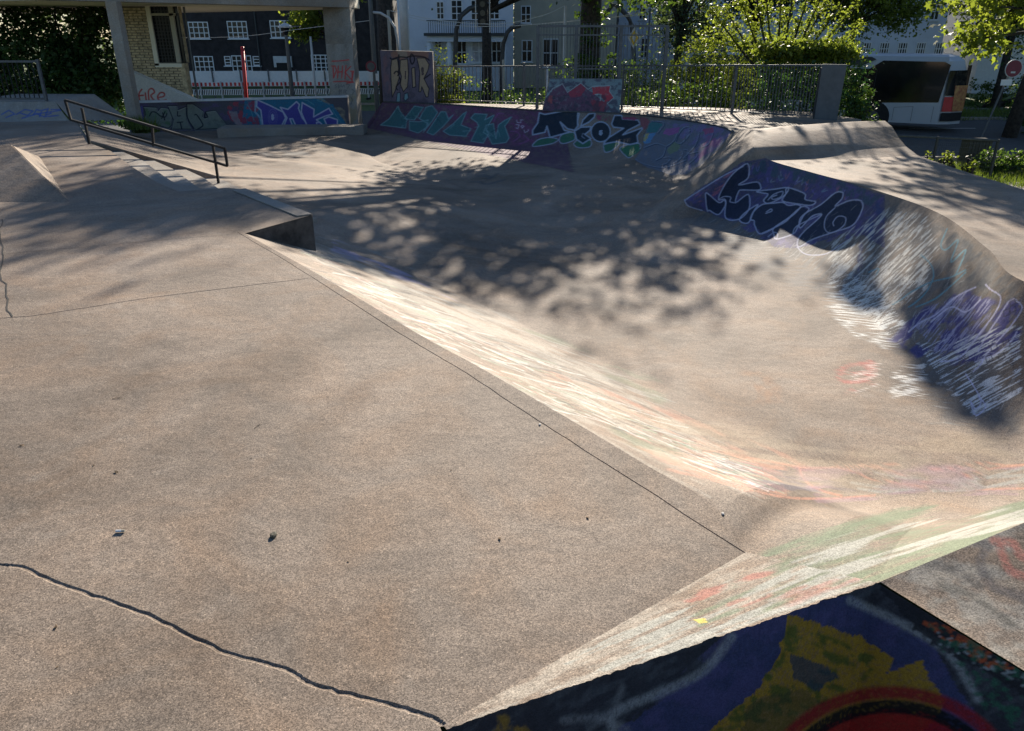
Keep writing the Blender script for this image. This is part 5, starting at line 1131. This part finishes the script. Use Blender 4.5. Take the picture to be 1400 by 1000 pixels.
# white villa
YV = 62
vl = empty('white_villa', (-4, YV, GZ), 'pale blue white villa with a columned portico behind the far railing', 'house')
x0, x1 = Q(545, 50, YV)[0], Q(702, 50, YV)[0]; mb = MB(); mb.box(x0, YV, GZ, x1, YV+9, GZ+10); mb.v = rel(vl, mb.v); mb.build('wall', M_villa, vl)
YQ = YV-2.2; pz = Q(640, 47, YQ)[2]; xa_, xb_ = Q(584, 60, YQ)[0], Q(691, 60, YQ)[0]
mb = MB(); mb.box(xa_, YQ, pz-.5, xb_, YV-.01, pz-.12); mb.v = rel(vl, mb.v); mb.build('entablature', M_villa, vl)
mb = MB(); mb.box(xa_-.2, YQ-.2, pz-.12, xb_+.2, YV-.01, pz+.08); mb.v = rel(vl, mb.v); mb.build('portico_roof', M_dgrey, vl)
mb = MB(); mb.box(xa_+.2, YQ+1.0, GZ, xb_-.1, YV-.01, pz-.51); mb.v = rel(vl, mb.v); mb.build('bay_wall', M_villa, vl)
for u in (587, 614, 668, 688): q_ = Q(u, 70, YQ); mb = MB(); mb.tube([(q_[0], YQ+.25, GZ), (q_[0], YQ+.25, pz-.5)], .2, 10); mb.v = rel(vl, mb.v); mb.build('column', M_white, vl, smooth=True)
YW = YQ+1.0-.002
for (a, b, c, d) in ((594, 55, 604, 66), (625, 55, 638, 88), (672, 54, 686, 86)): wpx(vl, a, b, c, d, YW, cols=2, rows=2)
lit = mat('curtained glass', (.5, .5, .55, 1), .3, var=.3, scale=2)
wpx(vl, 645, 55, 665, 86, YW, cols=2, rows=2, glass=lit)
for (a, b, c, d) in ((597, 2, 607, 27), (617, 0, 632, 28), (644, 0, 657, 28), (669, 2, 683, 27)): wpx(vl, a, b, c, d, YV-.002, cols=2, rows=3)
mb = MB(); 
for u in range(586, 692, 3): q_ = Q(u, 40, YQ); mb.box(q_[0]-.02, YQ, pz+.08, q_[0]+.02, YQ+.03, pz+.85)
mb.box(xa_, YQ-.02, pz+.85, xb_, YQ+.05, pz+.92); mb.v = rel(vl, mb.v); o = mb.build('balustrade', M_grey, vl); o['kind'] = 'stuff'
mb = MB(); mb.prism([(x0-.4, GZ+10), (x1+.4, GZ+10), (x1-2, GZ+13.5), (x0+2, GZ+13.5)], YV-.5, YV+9.5); mb.v = rel(vl, mb.v); mb.build('roof', M_roof, vl)
# tan house
tn = empty('tan_house', (2, 64, GZ), 'tan rendered house behind the cage fence and the big trunk', 'house'); Y_ = 64
x0, x1 = Q(703, 50, Y_)[0], Q(842, 50, Y_)[0]; mb = MB(); mb.box(x0, Y_, GZ, x1, Y_+9, GZ+9.5); mb.v = rel(tn, mb.v); mb.build('wall', M_tan, tn)
for (a, b, c, d) in ((713, 55, 728, 85), (742, 53, 764, 92), (806, 55, 818, 84), (712, 8, 726, 32)): wpx(tn, a, b, c, d, Y_-.002, cols=2, rows=2)
mb = MB(); mb.prism([(x0-.3, GZ+9.5), (x1+.3, GZ+9.5), (x1-2, GZ+13), (x0+2, GZ+13)], Y_-.5, Y_+9); mb.v = rel(tn, mb.v); mb.build('roof', M_roof, tn)
# blue grey houses at right
b2 = empty('grey_house', (10, 70, GZ), 'blue grey house with tall white windows above the willow bushes', 'house'); Y_ = 68
x0, x1 = Q(845, 50, Y_)[0], Q(930, 50, Y_)[0]; mb = MB(); mb.box(x0, Y_, GZ, x1, Y_+9, GZ+11); mb.v = rel(b2, mb.v); mb.build('wall', M_villa, b2)
for (a, b, c, d) in ((873, 4, 884, 27), (897, 3, 912, 28), (875, 52, 886, 80)): wpx(b2, a, b, c, d, Y_-.002, cols=2, rows=3)
b3 = empty('long_terrace', (30, 62, GZ), 'long blue grey terrace with white windows behind the bus and street trees', 'house'); Y_ = 60
x0, x1 = Q(935, 50, Y_)[0], Q(1290, 50, Y_)[0]; mb = MB(); mb.box(x0, Y_, GZ, x1, Y_+9, GZ+9); mb.v = rel(b3, mb.v); mb.build('wall', M_villa, b3)
for u in list(range(1100, 1280, 25)): wpx(b3, u, 58, u+17, 76, Y_-.002, cols=4, rows=2)
for u in list(range(950, 1280, 40)): wpx(b3, u, 4, u+17, 28, Y_-.002, cols=2, rows=2)
mb = MB(); mb.prism([(x0-.3, GZ+9), (x1+.3, GZ+9), (x1-2, GZ+13), (x0+2, GZ+13)], Y_-.5, Y_+9); mb.v = rel(b3, mb.v); mb.build('roof', M_roof, b3)
b4 = empty('pale_house', (40, 62, GZ), 'pale house half hidden by trees at the far right edge', 'house'); Y_ = 58
x0, x1 = Q(1345, 50, Y_)[0], Q(1480, 50, Y_)[0]; mb = MB(); mb.box(x0, Y_, GZ, x1, Y_+9, GZ+9); mb.v = rel(b4, mb.v); mb.build('wall', M_offw, b4)
for (a, b, c, d) in ((1372, 40, 1386, 66), (1372, 84, 1386, 104)): wpx(b4, a, b, c, d, Y_-.002, cols=2, rows=2)
mb = MB(); mb.prism([(x0-.3, GZ+9), (x1+.3, GZ+9), (x1-1, GZ+12), (x0+1, GZ+12)], Y_-.5, Y_+9); mb.v = rel(b4, mb.v); mb.build('roof', M_roof, b4)
# ================================================================== FOLIAGE
def leafmesh(name, blobs, n, size, mat_, parent=None, seed=0, clump=.28, per=26, flat_=.0, droop=0, shape='quad', shell=.55):
    """blobs: (cx, cy, cz, rx, ry, rz, weight) in the parent's frame; real small leaf faces gathered in clumps"""
    r = np.random.default_rng(seed); B = np.array(blobs, float); w_ = B[:, 6]/B[:, 6].sum()
    nc = max(1, n//per); bi = r.choice(len(B), nc, p=w_); d = r.normal(size=(nc, 3)); d /= np.linalg.norm(d, axis=1)[:, None]
    rad = r.uniform(shell, 1, nc)**.8; rad *= 1+.12*r.normal(size=nc)
    C = B[bi, :3]+d*B[bi, 3:6]*rad[:, None]
    N = nc*per; ci = np.repeat(np.arange(nc), per); off = r.normal(size=(N, 3))*clump*np.repeat(r.uniform(.5, 1.4, nc), per)[:, None]; off[:, 2] *= .6
    c = C[ci]+off
    nrm = r.normal(size=(N, 3)); nrm[:, 2] += .8; nrm /= np.linalg.norm(nrm, axis=1)[:, None]
    a = np.cross(nrm, r.normal(size=(N, 3))); a /= np.linalg.norm(a, axis=1)[:, None]; b = np.cross(nrm, a)
    s = size*r.uniform(.6, 1.35, N)[:, None]
    if shape == 'quad':
        K = 4; V = np.stack([c-a*s*.5, c+b*s*.3+nrm*s*.06, c+a*s*.5, c-b*s*.3+nrm*s*.06], 1); F = np.arange(N*4).reshape(-1, 4)
    else:
        K = 10; ang = np.linspace(0, 2*math.pi, 11)[:-1]; rr = np.array([.6, .28, .55, .26, .45, .2, .45, .26, .55, .28])
        V = np.stack([c+a*s*rr[k]*math.cos(ang[k])+b*s*rr[k]*math.sin(ang[k])+nrm*s*(.05 if k % 2 else -.03) for k in range(10)], 1); F = np.arange(N*10).reshape(-1, 10)
    tint = np.clip(np.repeat(r.uniform(0, 1, nc), per)*.6+r.uniform(0, .5, N), 0, 1)
    me = bpy.data.meshes.new(name); V = V.reshape(-1, 3); me.vertices.add(len(V)); me.vertices.foreach_set('co', V.astype(np.float32).ravel())
    me.loops.add(F.size); me.loops.foreach_set('vertex_index', F.astype(np.int32).ravel()); me.polygons.add(len(F))
    me.polygons.foreach_set('loop_start', (np.arange(len(F))*K).astype(np.int32)); me.polygons.foreach_set('loop_total', np.full(len(F), K, np.int32)); me.update(calc_edges=True)
    at = me.attributes.new('tint', 'FLOAT', 'POINT'); at.data.foreach_set('value', np.repeat(tint, K).astype(np.float32))
    return link(name, me, mat_, parent), C
def limbs(mb, base, targets, r0, seed=0):
    rr = random.Random(seed); b = Vector(base)
    for t in targets:
        t = Vector(t); mid = b.lerp(t, .5)+Vector((rr.uniform(-.3, .3), rr.uniform(-.3, .3), rr.uniform(0, .4)))
        mb.tube([b, b.lerp(mid, .5), mid, mid.lerp(t, .6), t], [r0, r0*.8, r0*.6, r0*.4, r0*.15], 6)
def tree(name, loc, H, r0, blobs, n, size, m, label, cat='tree', group=None, seed=1, lean=(0, 0), fork=.45, twigs=26, **k):
    t = empty(name, loc, label, cat, group)
    o, C = leafmesh('crown', blobs, n, size, m, t, seed, **k)
    mb = MB(); fz = H*fork; mb.tube([(0, 0, -.2), (lean[0]*.3, lean[1]*.3, fz*.5), (lean[0]*.6, lean[1]*.6, fz)], [r0*1.25, r0, r0*.85], 12)
    mb.tube([(lean[0]*.6, lean[1]*.6, fz), (lean[0], lean[1], H*.85)], [r0*.8, r0*.25], 8)
    trunk = mb.build('trunk', M_bark, t, smooth=True)
    mb = MB(); rr = random.Random(seed); idx = [rr.randrange(len(C)) for _ in range(twigs)]
    limbs(mb, (lean[0]*.6, lean[1]*.6, fz), [tuple(C[i]) for i in idx], r0*.4, seed); mb.build('limbs', M_bark, t, smooth=True)
    return t
def bush(name, loc, blobs, n, size, m, label, cat='bush', group=None, seed=1, **k):
    t = empty(name, loc, label, cat, group); o, C = leafmesh('foliage', blobs, n, size, m, t, seed, **k)
    mb = MB(); rr = random.Random(seed); idx = [rr.randrange(len(C)) for _ in range(14)]
    B0 = blobs[0]; limbs(mb, (B0[0], B0[1], 0), [tuple(C[i]) for i in idx], .05, seed); mb.build('stems', M_bark, t); return t
# dark bushes left
bush('dark_bush', (-15.2, 24.8, -.9), [(-2.2, 0, 1.7, 2.4, 1.3, 1.9, 3), (.6, .2, 1.5, 1.8, 1.2, 1.9, 3), (1.9, -.1, 1.0, .9, .7, 1.1, 1), (2.9, .3, 1.8, .9, .8, 1.8, 1.2), (-5, 0, 1.8, 2.2, 1.3, 1.9, 2)], 34000, .15, M_leafd, 'large dark evergreen bush between the black fence panel and the concrete frame', seed=21, clump=.2, per=20)
bush('light_bush', (-15.2, 26.5, 0), [(1.2, 0, 3.0, 1.5, 1.2, 1.0, 2), (-2.6, 0, 3.1, 1.6, 1, .8, 1)], 6000, .16, M_leafm, 'sunlit green branches above the dark evergreen bush at top left', seed=22, clump=.25)
# big tree in the middle: its crown is above the frame and shades the bowl
tree('big_street_tree', (2.9, 31, GZ), 13, .42, [(.3, -3, 8.0, 3.2, 2.4, 2.1, 3.6), (-2.8, -3, 9.9, 2.3, 1.8, .9, 3.2), (2.6, -3, 7.0, 1.8, 2, 1.3, 1.1), (-.6, -3, 6.4, 2.4, 1.8, 1.0, 1.1), (1.7, -2.4, 5.7, 2.6, 1.6, .7, 1.1), (-1.6, -2.6, 6.6, 1.8, 1.6, .9, .9)], 25000, .2, M_leafm, 'big street tree with a thick dark ivy trunk behind the cage fence', seed=31, clump=.42, per=30, shell=.15)
bush('trunk_ivy', (2.9, 30.5, GZ), [(-.35, 0, 2.6, .35, .35, 2.6, 1), (.45, 0, 2.6, .3, .35, 2.6, 1)], 1500, .16, M_leafm, 'ivy climbing the thick dark trunk behind the cage fence', cat='ivy', seed=32, clump=.14)
# hanging branch seen through the frame
tree('street_tree', (-9.5, 45, GZ), 8, .18, [(-1.5, 0, 4.5, .9, 1.0, .9, 2), (-.3, 0, 6.3, 2.2, 1.6, 1.2, 2)], 5000, .2, M_leafy, 'street tree with pale hanging leaves seen through the concrete frame', seed=33, clump=.25)
# trunk by the tall wall
tree('street_tree', (-5.4, 36, GZ), 12, .42, [(0, 0, 10, 4, 3, 2.6, 3), (1.5, 0, 7.6, 1.4, 1.4, .9, .7)], 12000, .2, M_leafm, 'thick dark tree trunk between the brick house and the white villa', seed=34, clump=.4, shell=.3)
tree('street_tree', (-1.4, 46, GZ), 11, .28, [(0, 0, 9.6, 4.5, 3, 2.4, 3), (-1.5, 0, 7.2, 1.5, 1.2, 1.0, .8), (4.6, 0, 7.2, 1.6, 1.2, 1.3, .9)], 11000, .2, M_leafb, 'tree with grey green leaves hanging in front of the white villa', seed=35, clump=.45, shell=.3)
# hedge strips behind the far railing
def hedge(loc, sx, sy, sz, n, m, label, seed, size=.09, rz=0):
    t = empty('hedge', loc, label, 'hedge', rz=rz); r = np.random.default_rng(seed)
    bl = [(x, 0, sz*.5, sx/10+.2, sy/2, sz*.52, 1) for x in np.linspace(-sx/2, sx/2, 9)]
    leafmesh('foliage', bl, n, size, m, t, seed, clump=.12, per=16, shell=.5)
    mb = MB(); 
    for x in np.linspace(-sx/2, sx/2, 14): mb.tube([(x, 0, 0), (x+.1, .05, sz*.8)], .02, 5)
    mb.build('stems', M_bark, t)
    return t
hedge((1.0, 27.2, GZ), 7.6, 1.2, 2.3, 15000, M_leafm, 'clipped hedge with sunlit top behind the left part of the far railing', 41)
hedge((-2.2, 26.7, GZ), 1.0, 1.0, 3.4, 4000, M_leafy, 'narrow bright hedge column right beside the tall painted wall', 42)
hedge((6.3, 25.2, GZ), 3.8, 1.4, 2.7, 9000, M_leafm, 'rough dark hedge behind the railing right of the cage fence', 43)
hedge((8.35, 22.8, GZ), 2.5, 1.2, 3.5, 12000, M_leafd, 'tall dark clipped hedge behind the steel sheet and railing', 44)
hedge((8.15, 22.9, .95), 2.1, 1.2, .5, 5000, M_leafy, 'bright yellow green hedge crown above the steel sheet', 45, size=.13)
hedge((9.75, 22.9, GZ), .55, 1.0, 2.8, 3500, M_leafm, 'rounded hedge end with sunlit leaves just left of the bus wheel', 46)
# bushes in the middle right
bush('willow_bush', (6.9, 29, GZ), [(0, 0, 2.4, 1.3, 1.2, 1.7, 3), (1.0, .2, 2.5, 1.0, 1.2, 1.6, 2), (-1.2, 0, 1.8, .9, 1.0, 1.2, 1)], 7500, .11, M_leafy, 'bright yellow green willow like bush above the far railing', seed=51, clump=.22, per=22)
bush('garden_bush', (4.6, 29.5, GZ), [(0, 0, 1.9, 1.3, 1, 1.3, 1), (-2, 0, 1.6, 1.2, 1, 1.2, 1)], 6000, .11, M_leafm, 'olive bush seen through the bars of the cage fence', seed=52, clump=.2)
tree('street_tree', (8.4, 42, GZ), 9, .2, [(0, 0, 6.4, 3.4, 2, 3.0, 3), (1, 0, 3.8, 2.2, 1.6, 1.4, 1)], 10000, .18, M_leafb, 'hazy grey green tree behind the willow like bush', seed=53, clump=.4, shell=.2)
# fan shaped young tree with upright twigs
t = empty('fan_tree', (9.1, 28, GZ), 'young fan shaped tree with upright branches of glowing yellow leaves', 'tree')
mb = MB(); rr = random.Random(9); bl = []
mb.tube([(0, 0, 0), (0, 0, 2.2)], [.12, .1], 8)
for k_ in range(13):
    a_ = -.8+k_*.14; L_ = rr.uniform(3.0, 4.2); yy = rr.uniform(-.5, .5); e_ = (math.sin(a_)*L_, yy, 2.2+math.cos(a_)*L_)
    mb.tube([(0, 0, 2.1), (e_[0]*.5, yy*.5, 2.2+math.cos(a_)*L_*.45), e_], [.06, .04, .012], 6)
    for q_ in np.linspace(.3, 1, 9): bl.append((e_[0]*q_, yy*q_, 2.2+(e_[2]-2.2)*q_, .1, .12, .14, 1))
mb.build('trunk', M_bark, t, smooth=True); leafmesh('crown', bl, 9000, .1, M_leafy, t, 54, clump=.09, per=12)
# street trees in front of the terrace
tree('street_tree', (17.9, 44, GZ), 8, .14, [(0, 0, 5.6, 2.4, 2, 1.7, 3), (-2, 0, 6.2, 1.6, 1.4, 1.2, 1), (2.4, 0, 5.2, 1.8, 1.4, 1.3, 1.4)], 13000, .17, M_leafy, 'small street tree with pale leaves behind the bus roof', seed=55, clump=.3, shell=.2, fork=.55)
tree('street_tree', (13.6, 47, GZ), 9, .16, [(0, 0, 6.4, 2.6, 2, 2.0, 3)], 8000, .18, M_leafb, 'greyish street tree left of the small pale one', seed=56, clump=.3, shell=.2)
tree('street_tree', (27.5, 46, GZ), 10, .22, [(0, 0, 5.8, 3.2, 2.2, 3.0, 3), (-3, 0, 7, 2, 2, 2, 1)], 13000, .18, M_leafd, 'dark tree rising beyond the rear of the bus', seed=57, clump=.35, shell=.2)
bush('ivy_thicket', (22.6, 34.5, GZ), [(0, 0, 1.9, .9, 1, 1.8, 1), (1.5, 1, 2.4, 1.1, 1, 2.6, 1), (.2, -.2, .7, 1.2, .8, .8, .6)], 8000, .14, M_leafd, 'dark ivy thicket between the bus rear and the round sign', seed=58, clump=.22)
# maple at right, one branch hangs into the picture; crown shades the right deck
tree('maple', (20.6, 33, GZ), 11, .24, [(-1, -2, 9.2, 4.2, 3.6, 2.4, 3)], 10000, .2, M_leafm, 'tall leaning maple trunk right of the bus with leaves above the picture', seed=61, clump=.4, shell=.2, lean=(1.2, 0), fork=.6)
t = tree('maple', (14.8, 21.0, GZ), 9, .2, [(-2.4, .3, 4.6, 1.5, .9, .75, 1.6), (-3.0, .1, 3.9, .5, .4, .45, .6), (-1.2, .2, 5.3, 1.4, 1.2, .9, 1.2), (.2, .2, 4.9, 1.0, 1.0, .6, .8)], 2600, .17, M_leafy, 'nearest maple with bright hanging leaves above the rear of the bus', seed=62, clump=.26, per=18, shape='maple', shell=.1, lean=(-.2, .4))
leafmesh('crown', [(-4.6, 3.5, 8.0, 2.4, 2.0, 1.5, 3), (-2.0, 3, 8.6, 2.4, 1.8, 1.2, 1.4)], 8600, .2, M_leafm, t, 63, clump=.4, per=30, shell=.15)
sp = [(-7.75, 5.0, 8.75, .14, .15, .4, .8), (-7.4, 4.9, 8.6, .09, .1, .2, .35), (-8.0, 2.6, 8.75, .24, .15, .36, 1), (-7.65, 3.7, 8.85, .14, .15, .3, .6)]
leafmesh('crown', sp, 1300, .16, M_leafm, t, 64, clump=.11, per=20, shell=.05)
mb = MB(); limbs(mb, (-.1, .2, 4.1), [q_[:3] for q_ in sp], .09, 66); mb.build('limbs', M_bark, t, smooth=True)
bush('far_hedge', (33, 46.5, GZ), [(x, 0, .7, 1.6, .6, .8, 1) for x in (-6, -4, -2, 0, 2, 4, 6)], 9000, .14, M_leafm, 'low flowering hedge behind the lawn at the right edge', cat='hedge', seed=64, clump=.15)
tree('street_tree', (33, 50, GZ), 10, .25, [(0, 0, 7, 4.5, 3, 3, 3)], 12000, .2, M_leafm, 'broad tree in the top right corner behind the lawn', seed=65, clump=.4, shell=.2)
# far wooded mass closing the view between the houses
o, _ = leafmesh('distant_trees', [(x, 92+8*math.sin(x), GZ+6.5, 6, 4, 8, 1) for x in range(-90, 96, 8)], 42000, .7, M_leafb, None, 71, clump=1.2, per=20, shell=.3); o['kind'] = 'stuff'
# grass, weeds
def blades(name, pts, n, h, m, seed):
    r = np.random.default_rng(seed); pa = np.array(pts, float); w0 = pa[:, 3]; idx = r.choice(len(pa), n, p=w0**2/(w0**2).sum())
    an = r.uniform(0, 6.28, n); rad = np.sqrt(r.uniform(0, 1, n))*pa[idx, 3]; c = np.stack([pa[idx, 0]+rad*np.cos(an), pa[idx, 1]+rad*np.sin(an), pa[idx, 2]], 1)
    d = r.normal(size=(n, 3))*.35; d[:, 2] = 1; H_ = h*r.uniform(.4, 1.2, n)[:, None]; s_ = r.normal(size=(n, 3)); s_[:, 2] = 0; s_ /= np.linalg.norm(s_, axis=1)[:, None]
    V = np.stack([c-s_*h*.05, c+s_*h*.05, c+d*H_], 1).reshape(-1, 3); F = np.arange(n*3).reshape(-1, 3)
    me = bpy.data.meshes.new(name); me.from_pydata(V.tolist(), [], F.tolist()); at = me.attributes.new('tint', 'FLOAT', 'POINT'); at.data.foreach_set('value', np.repeat(r.uniform(0, 1, n), 3).astype(np.float32))
    o = link(name, me, m); o['kind'] = 'stuff'; return o
blades('grass', [(x, y, GZ, 1.0) for x in np.arange(9, 24, 1.2) for y in (22.4, 23.6, 24.6, 18.6)], 26000, .2, M_grassb, 81)
blades('grass', [(x, y, GZ, 2.2) for x in range(22, 44, 3) for y in (41.5, 43.2, 49)], 16000, .3, M_grassb, 82)
blades('weeds', [(*P(192, 176, -.35), .35), (*P(200, 181, -.45), .3), (*P(182, 172, -.3), .3)], 900, .22, M_grassb, 83)
for i, (u, v, hh, lb) in enumerate(((1268, 214, .7, 'shorter leafy weed by the low right railing'), (1296, 215, 1.0, 'taller leafy weed left of the timber box'), (1326, 228, .6, 'small weed growing in front of the timber box'))):
    p = P(u, v, GZ+hh*.9); bush('weed', (p[0], p[1], GZ), [(0, 0, hh*.6, .16, .16, hh*.5, 1)], 160, .09, M_leafy, lb, cat='weed', seed=90+i, clump=.07, per=8)
p = P(1365, 222, GZ+.3); bush('ground_bush', (p[0], p[1], GZ), [(0, 0, .3, .8, .5, .35, 1), (1.3, .2, .25, .7, .5, .3, 1)], 2500, .1, M_leafm, 'low leafy ground bush right of the timber box', seed=95, clump=.1)
# ================================================================== LITTER
p = P(165, 728, 0); t = empty('cigarette_end', p, 'small white cigarette end lying on the near deck', 'cigarette end'); t.rotation_euler.z = .05
mb = MB(); mb.tube([(-.016, 0, .006), (.004, 0, .006)], .0045, 8); mb.build('paper', M_white, t); mb = MB(); mb.tube([(.0045, 0, .006), (.016, 0, .006)], .0046, 8); mb.build('filter', M_tan, t)
mb = MB(); r = random.Random(2); bm = bmesh.new(); bmesh.ops.create_icosphere(bm, subdivisions=2, radius=.012)
for v in bm.verts: v.co = Vector((v.co.x*1.0, v.co.y*1.6, v.co.z*.6))*r.uniform(.8, 1.15); v.co.z += .004
me = bpy.data.meshes.new('pebble'); bm.to_mesh(me); bm.free(); M_stone = mat('pebble stone', (.06, .055, .035, 1), .8); o = link('pebble', me, M_stone); o.location = P(374, 733, 0); tag(o, 'small dark greenish stone lying alone on the near deck', 'stone')
M_chip = mat('pale chip', (.55, .52, .48, 1), .8)
for i, (u, v, s_, lb) in enumerate(((738, 581, .008, 'tiny pale chip lying on the joint in the middle of the deck edge'), (988, 703, .007, 'tiny pale chip near the inner corner of the bowl edge'))):
    me2 = me.copy(); me2.materials.clear(); o = link('chip', me2, M_chip); o.location = P(u, v, 0); o.scale = (.5, .5, .5); tag(o, lb, 'chip')
# squiggly cracks on the left and at the back
def hairline(name, pts, w_, label=None):
    q_ = wob([P(u, v, .0025) for u, v in pts], 4, .012, 5); a_, b_ = offs(q_, w_/2), offs(q_, -w_/2); mb = MB(); n = len(q_)
    mb.add(a_+b_, [(i, i+1, n+i+1, n+i) for i in range(n-1)]); o = mb.build(name, M_groove); structure(o)
hairline('crack', [(3, 300), (-2, 318), (6, 345), (0, 372), (8, 395), (9, 415), (17, 433)], .009)
hairline('crack', [(0, 348), (90, 340), (200, 330), (328, 319)], .004)
hairline('crack', [(980, 566), (975, 560), (1060, 548)], .0) if 0 else None
hairline('crack', [(320, 226), (318, 240)], .001)
# dry leaf crumbs and twigs blown over the concrete
M_dry = mat('dry leaf', (.16, .1, .05, 1), .9, var=.3, scale=30)
lm = None; rr = random.Random(12)
for k_ in range(11):
    u = rr.uniform(20, 980); v = rr.uniform(400, 960)
    if v < 330+u*.42 and u > 330: v = 340+u*.42+rr.uniform(10, 60)
    if v > 955 or (u > 560 and v > 900): continue
    p = P(u, v, 0)
    if lm is None:
        mb = MB(); mb.add([(0, -.008, .001), (.004, -.002, .004), (.003, .006, .002), (0, .01, .004), (-.003, .005, .001), (-.004, -.003, .003)], [(0, 1, 2, 3, 4, 5)]); o = mb.build('dry_leaf', M_dry, fix=False); lm = o.data
    else: o = link('dry_leaf', lm, None)
    o.location = p; o.rotation_euler.z = rr.uniform(0, 6); sc = rr.uniform(.5, 1.5); o.scale = (sc, sc, sc)
    tag(o, 'tiny dry brown leaf fragment lying on the near concrete deck', 'leaf', 'dry leaf fragments on the near deck')
for k_, (u, v, a_, lb) in enumerate(((160, 545, .2, 'thin dark twig lying on the deck left of centre'), (352, 583, 1.2, 'short dark twig lying on the deck near its middle'))):
    p = Vector(P(u, v, .002)); d = Vector((math.cos(a_), math.sin(a_), 0))*.022; mb = MB(); mb.tube([p-d, p+Vector((0, .003, .002)), p+d], [.0012, .001, .0006], 5); mb.tube([p, p+Vector((.008, .012, .002))], .0007, 4)
    tag(mb.build('twig', M_bark), lb, 'twig')
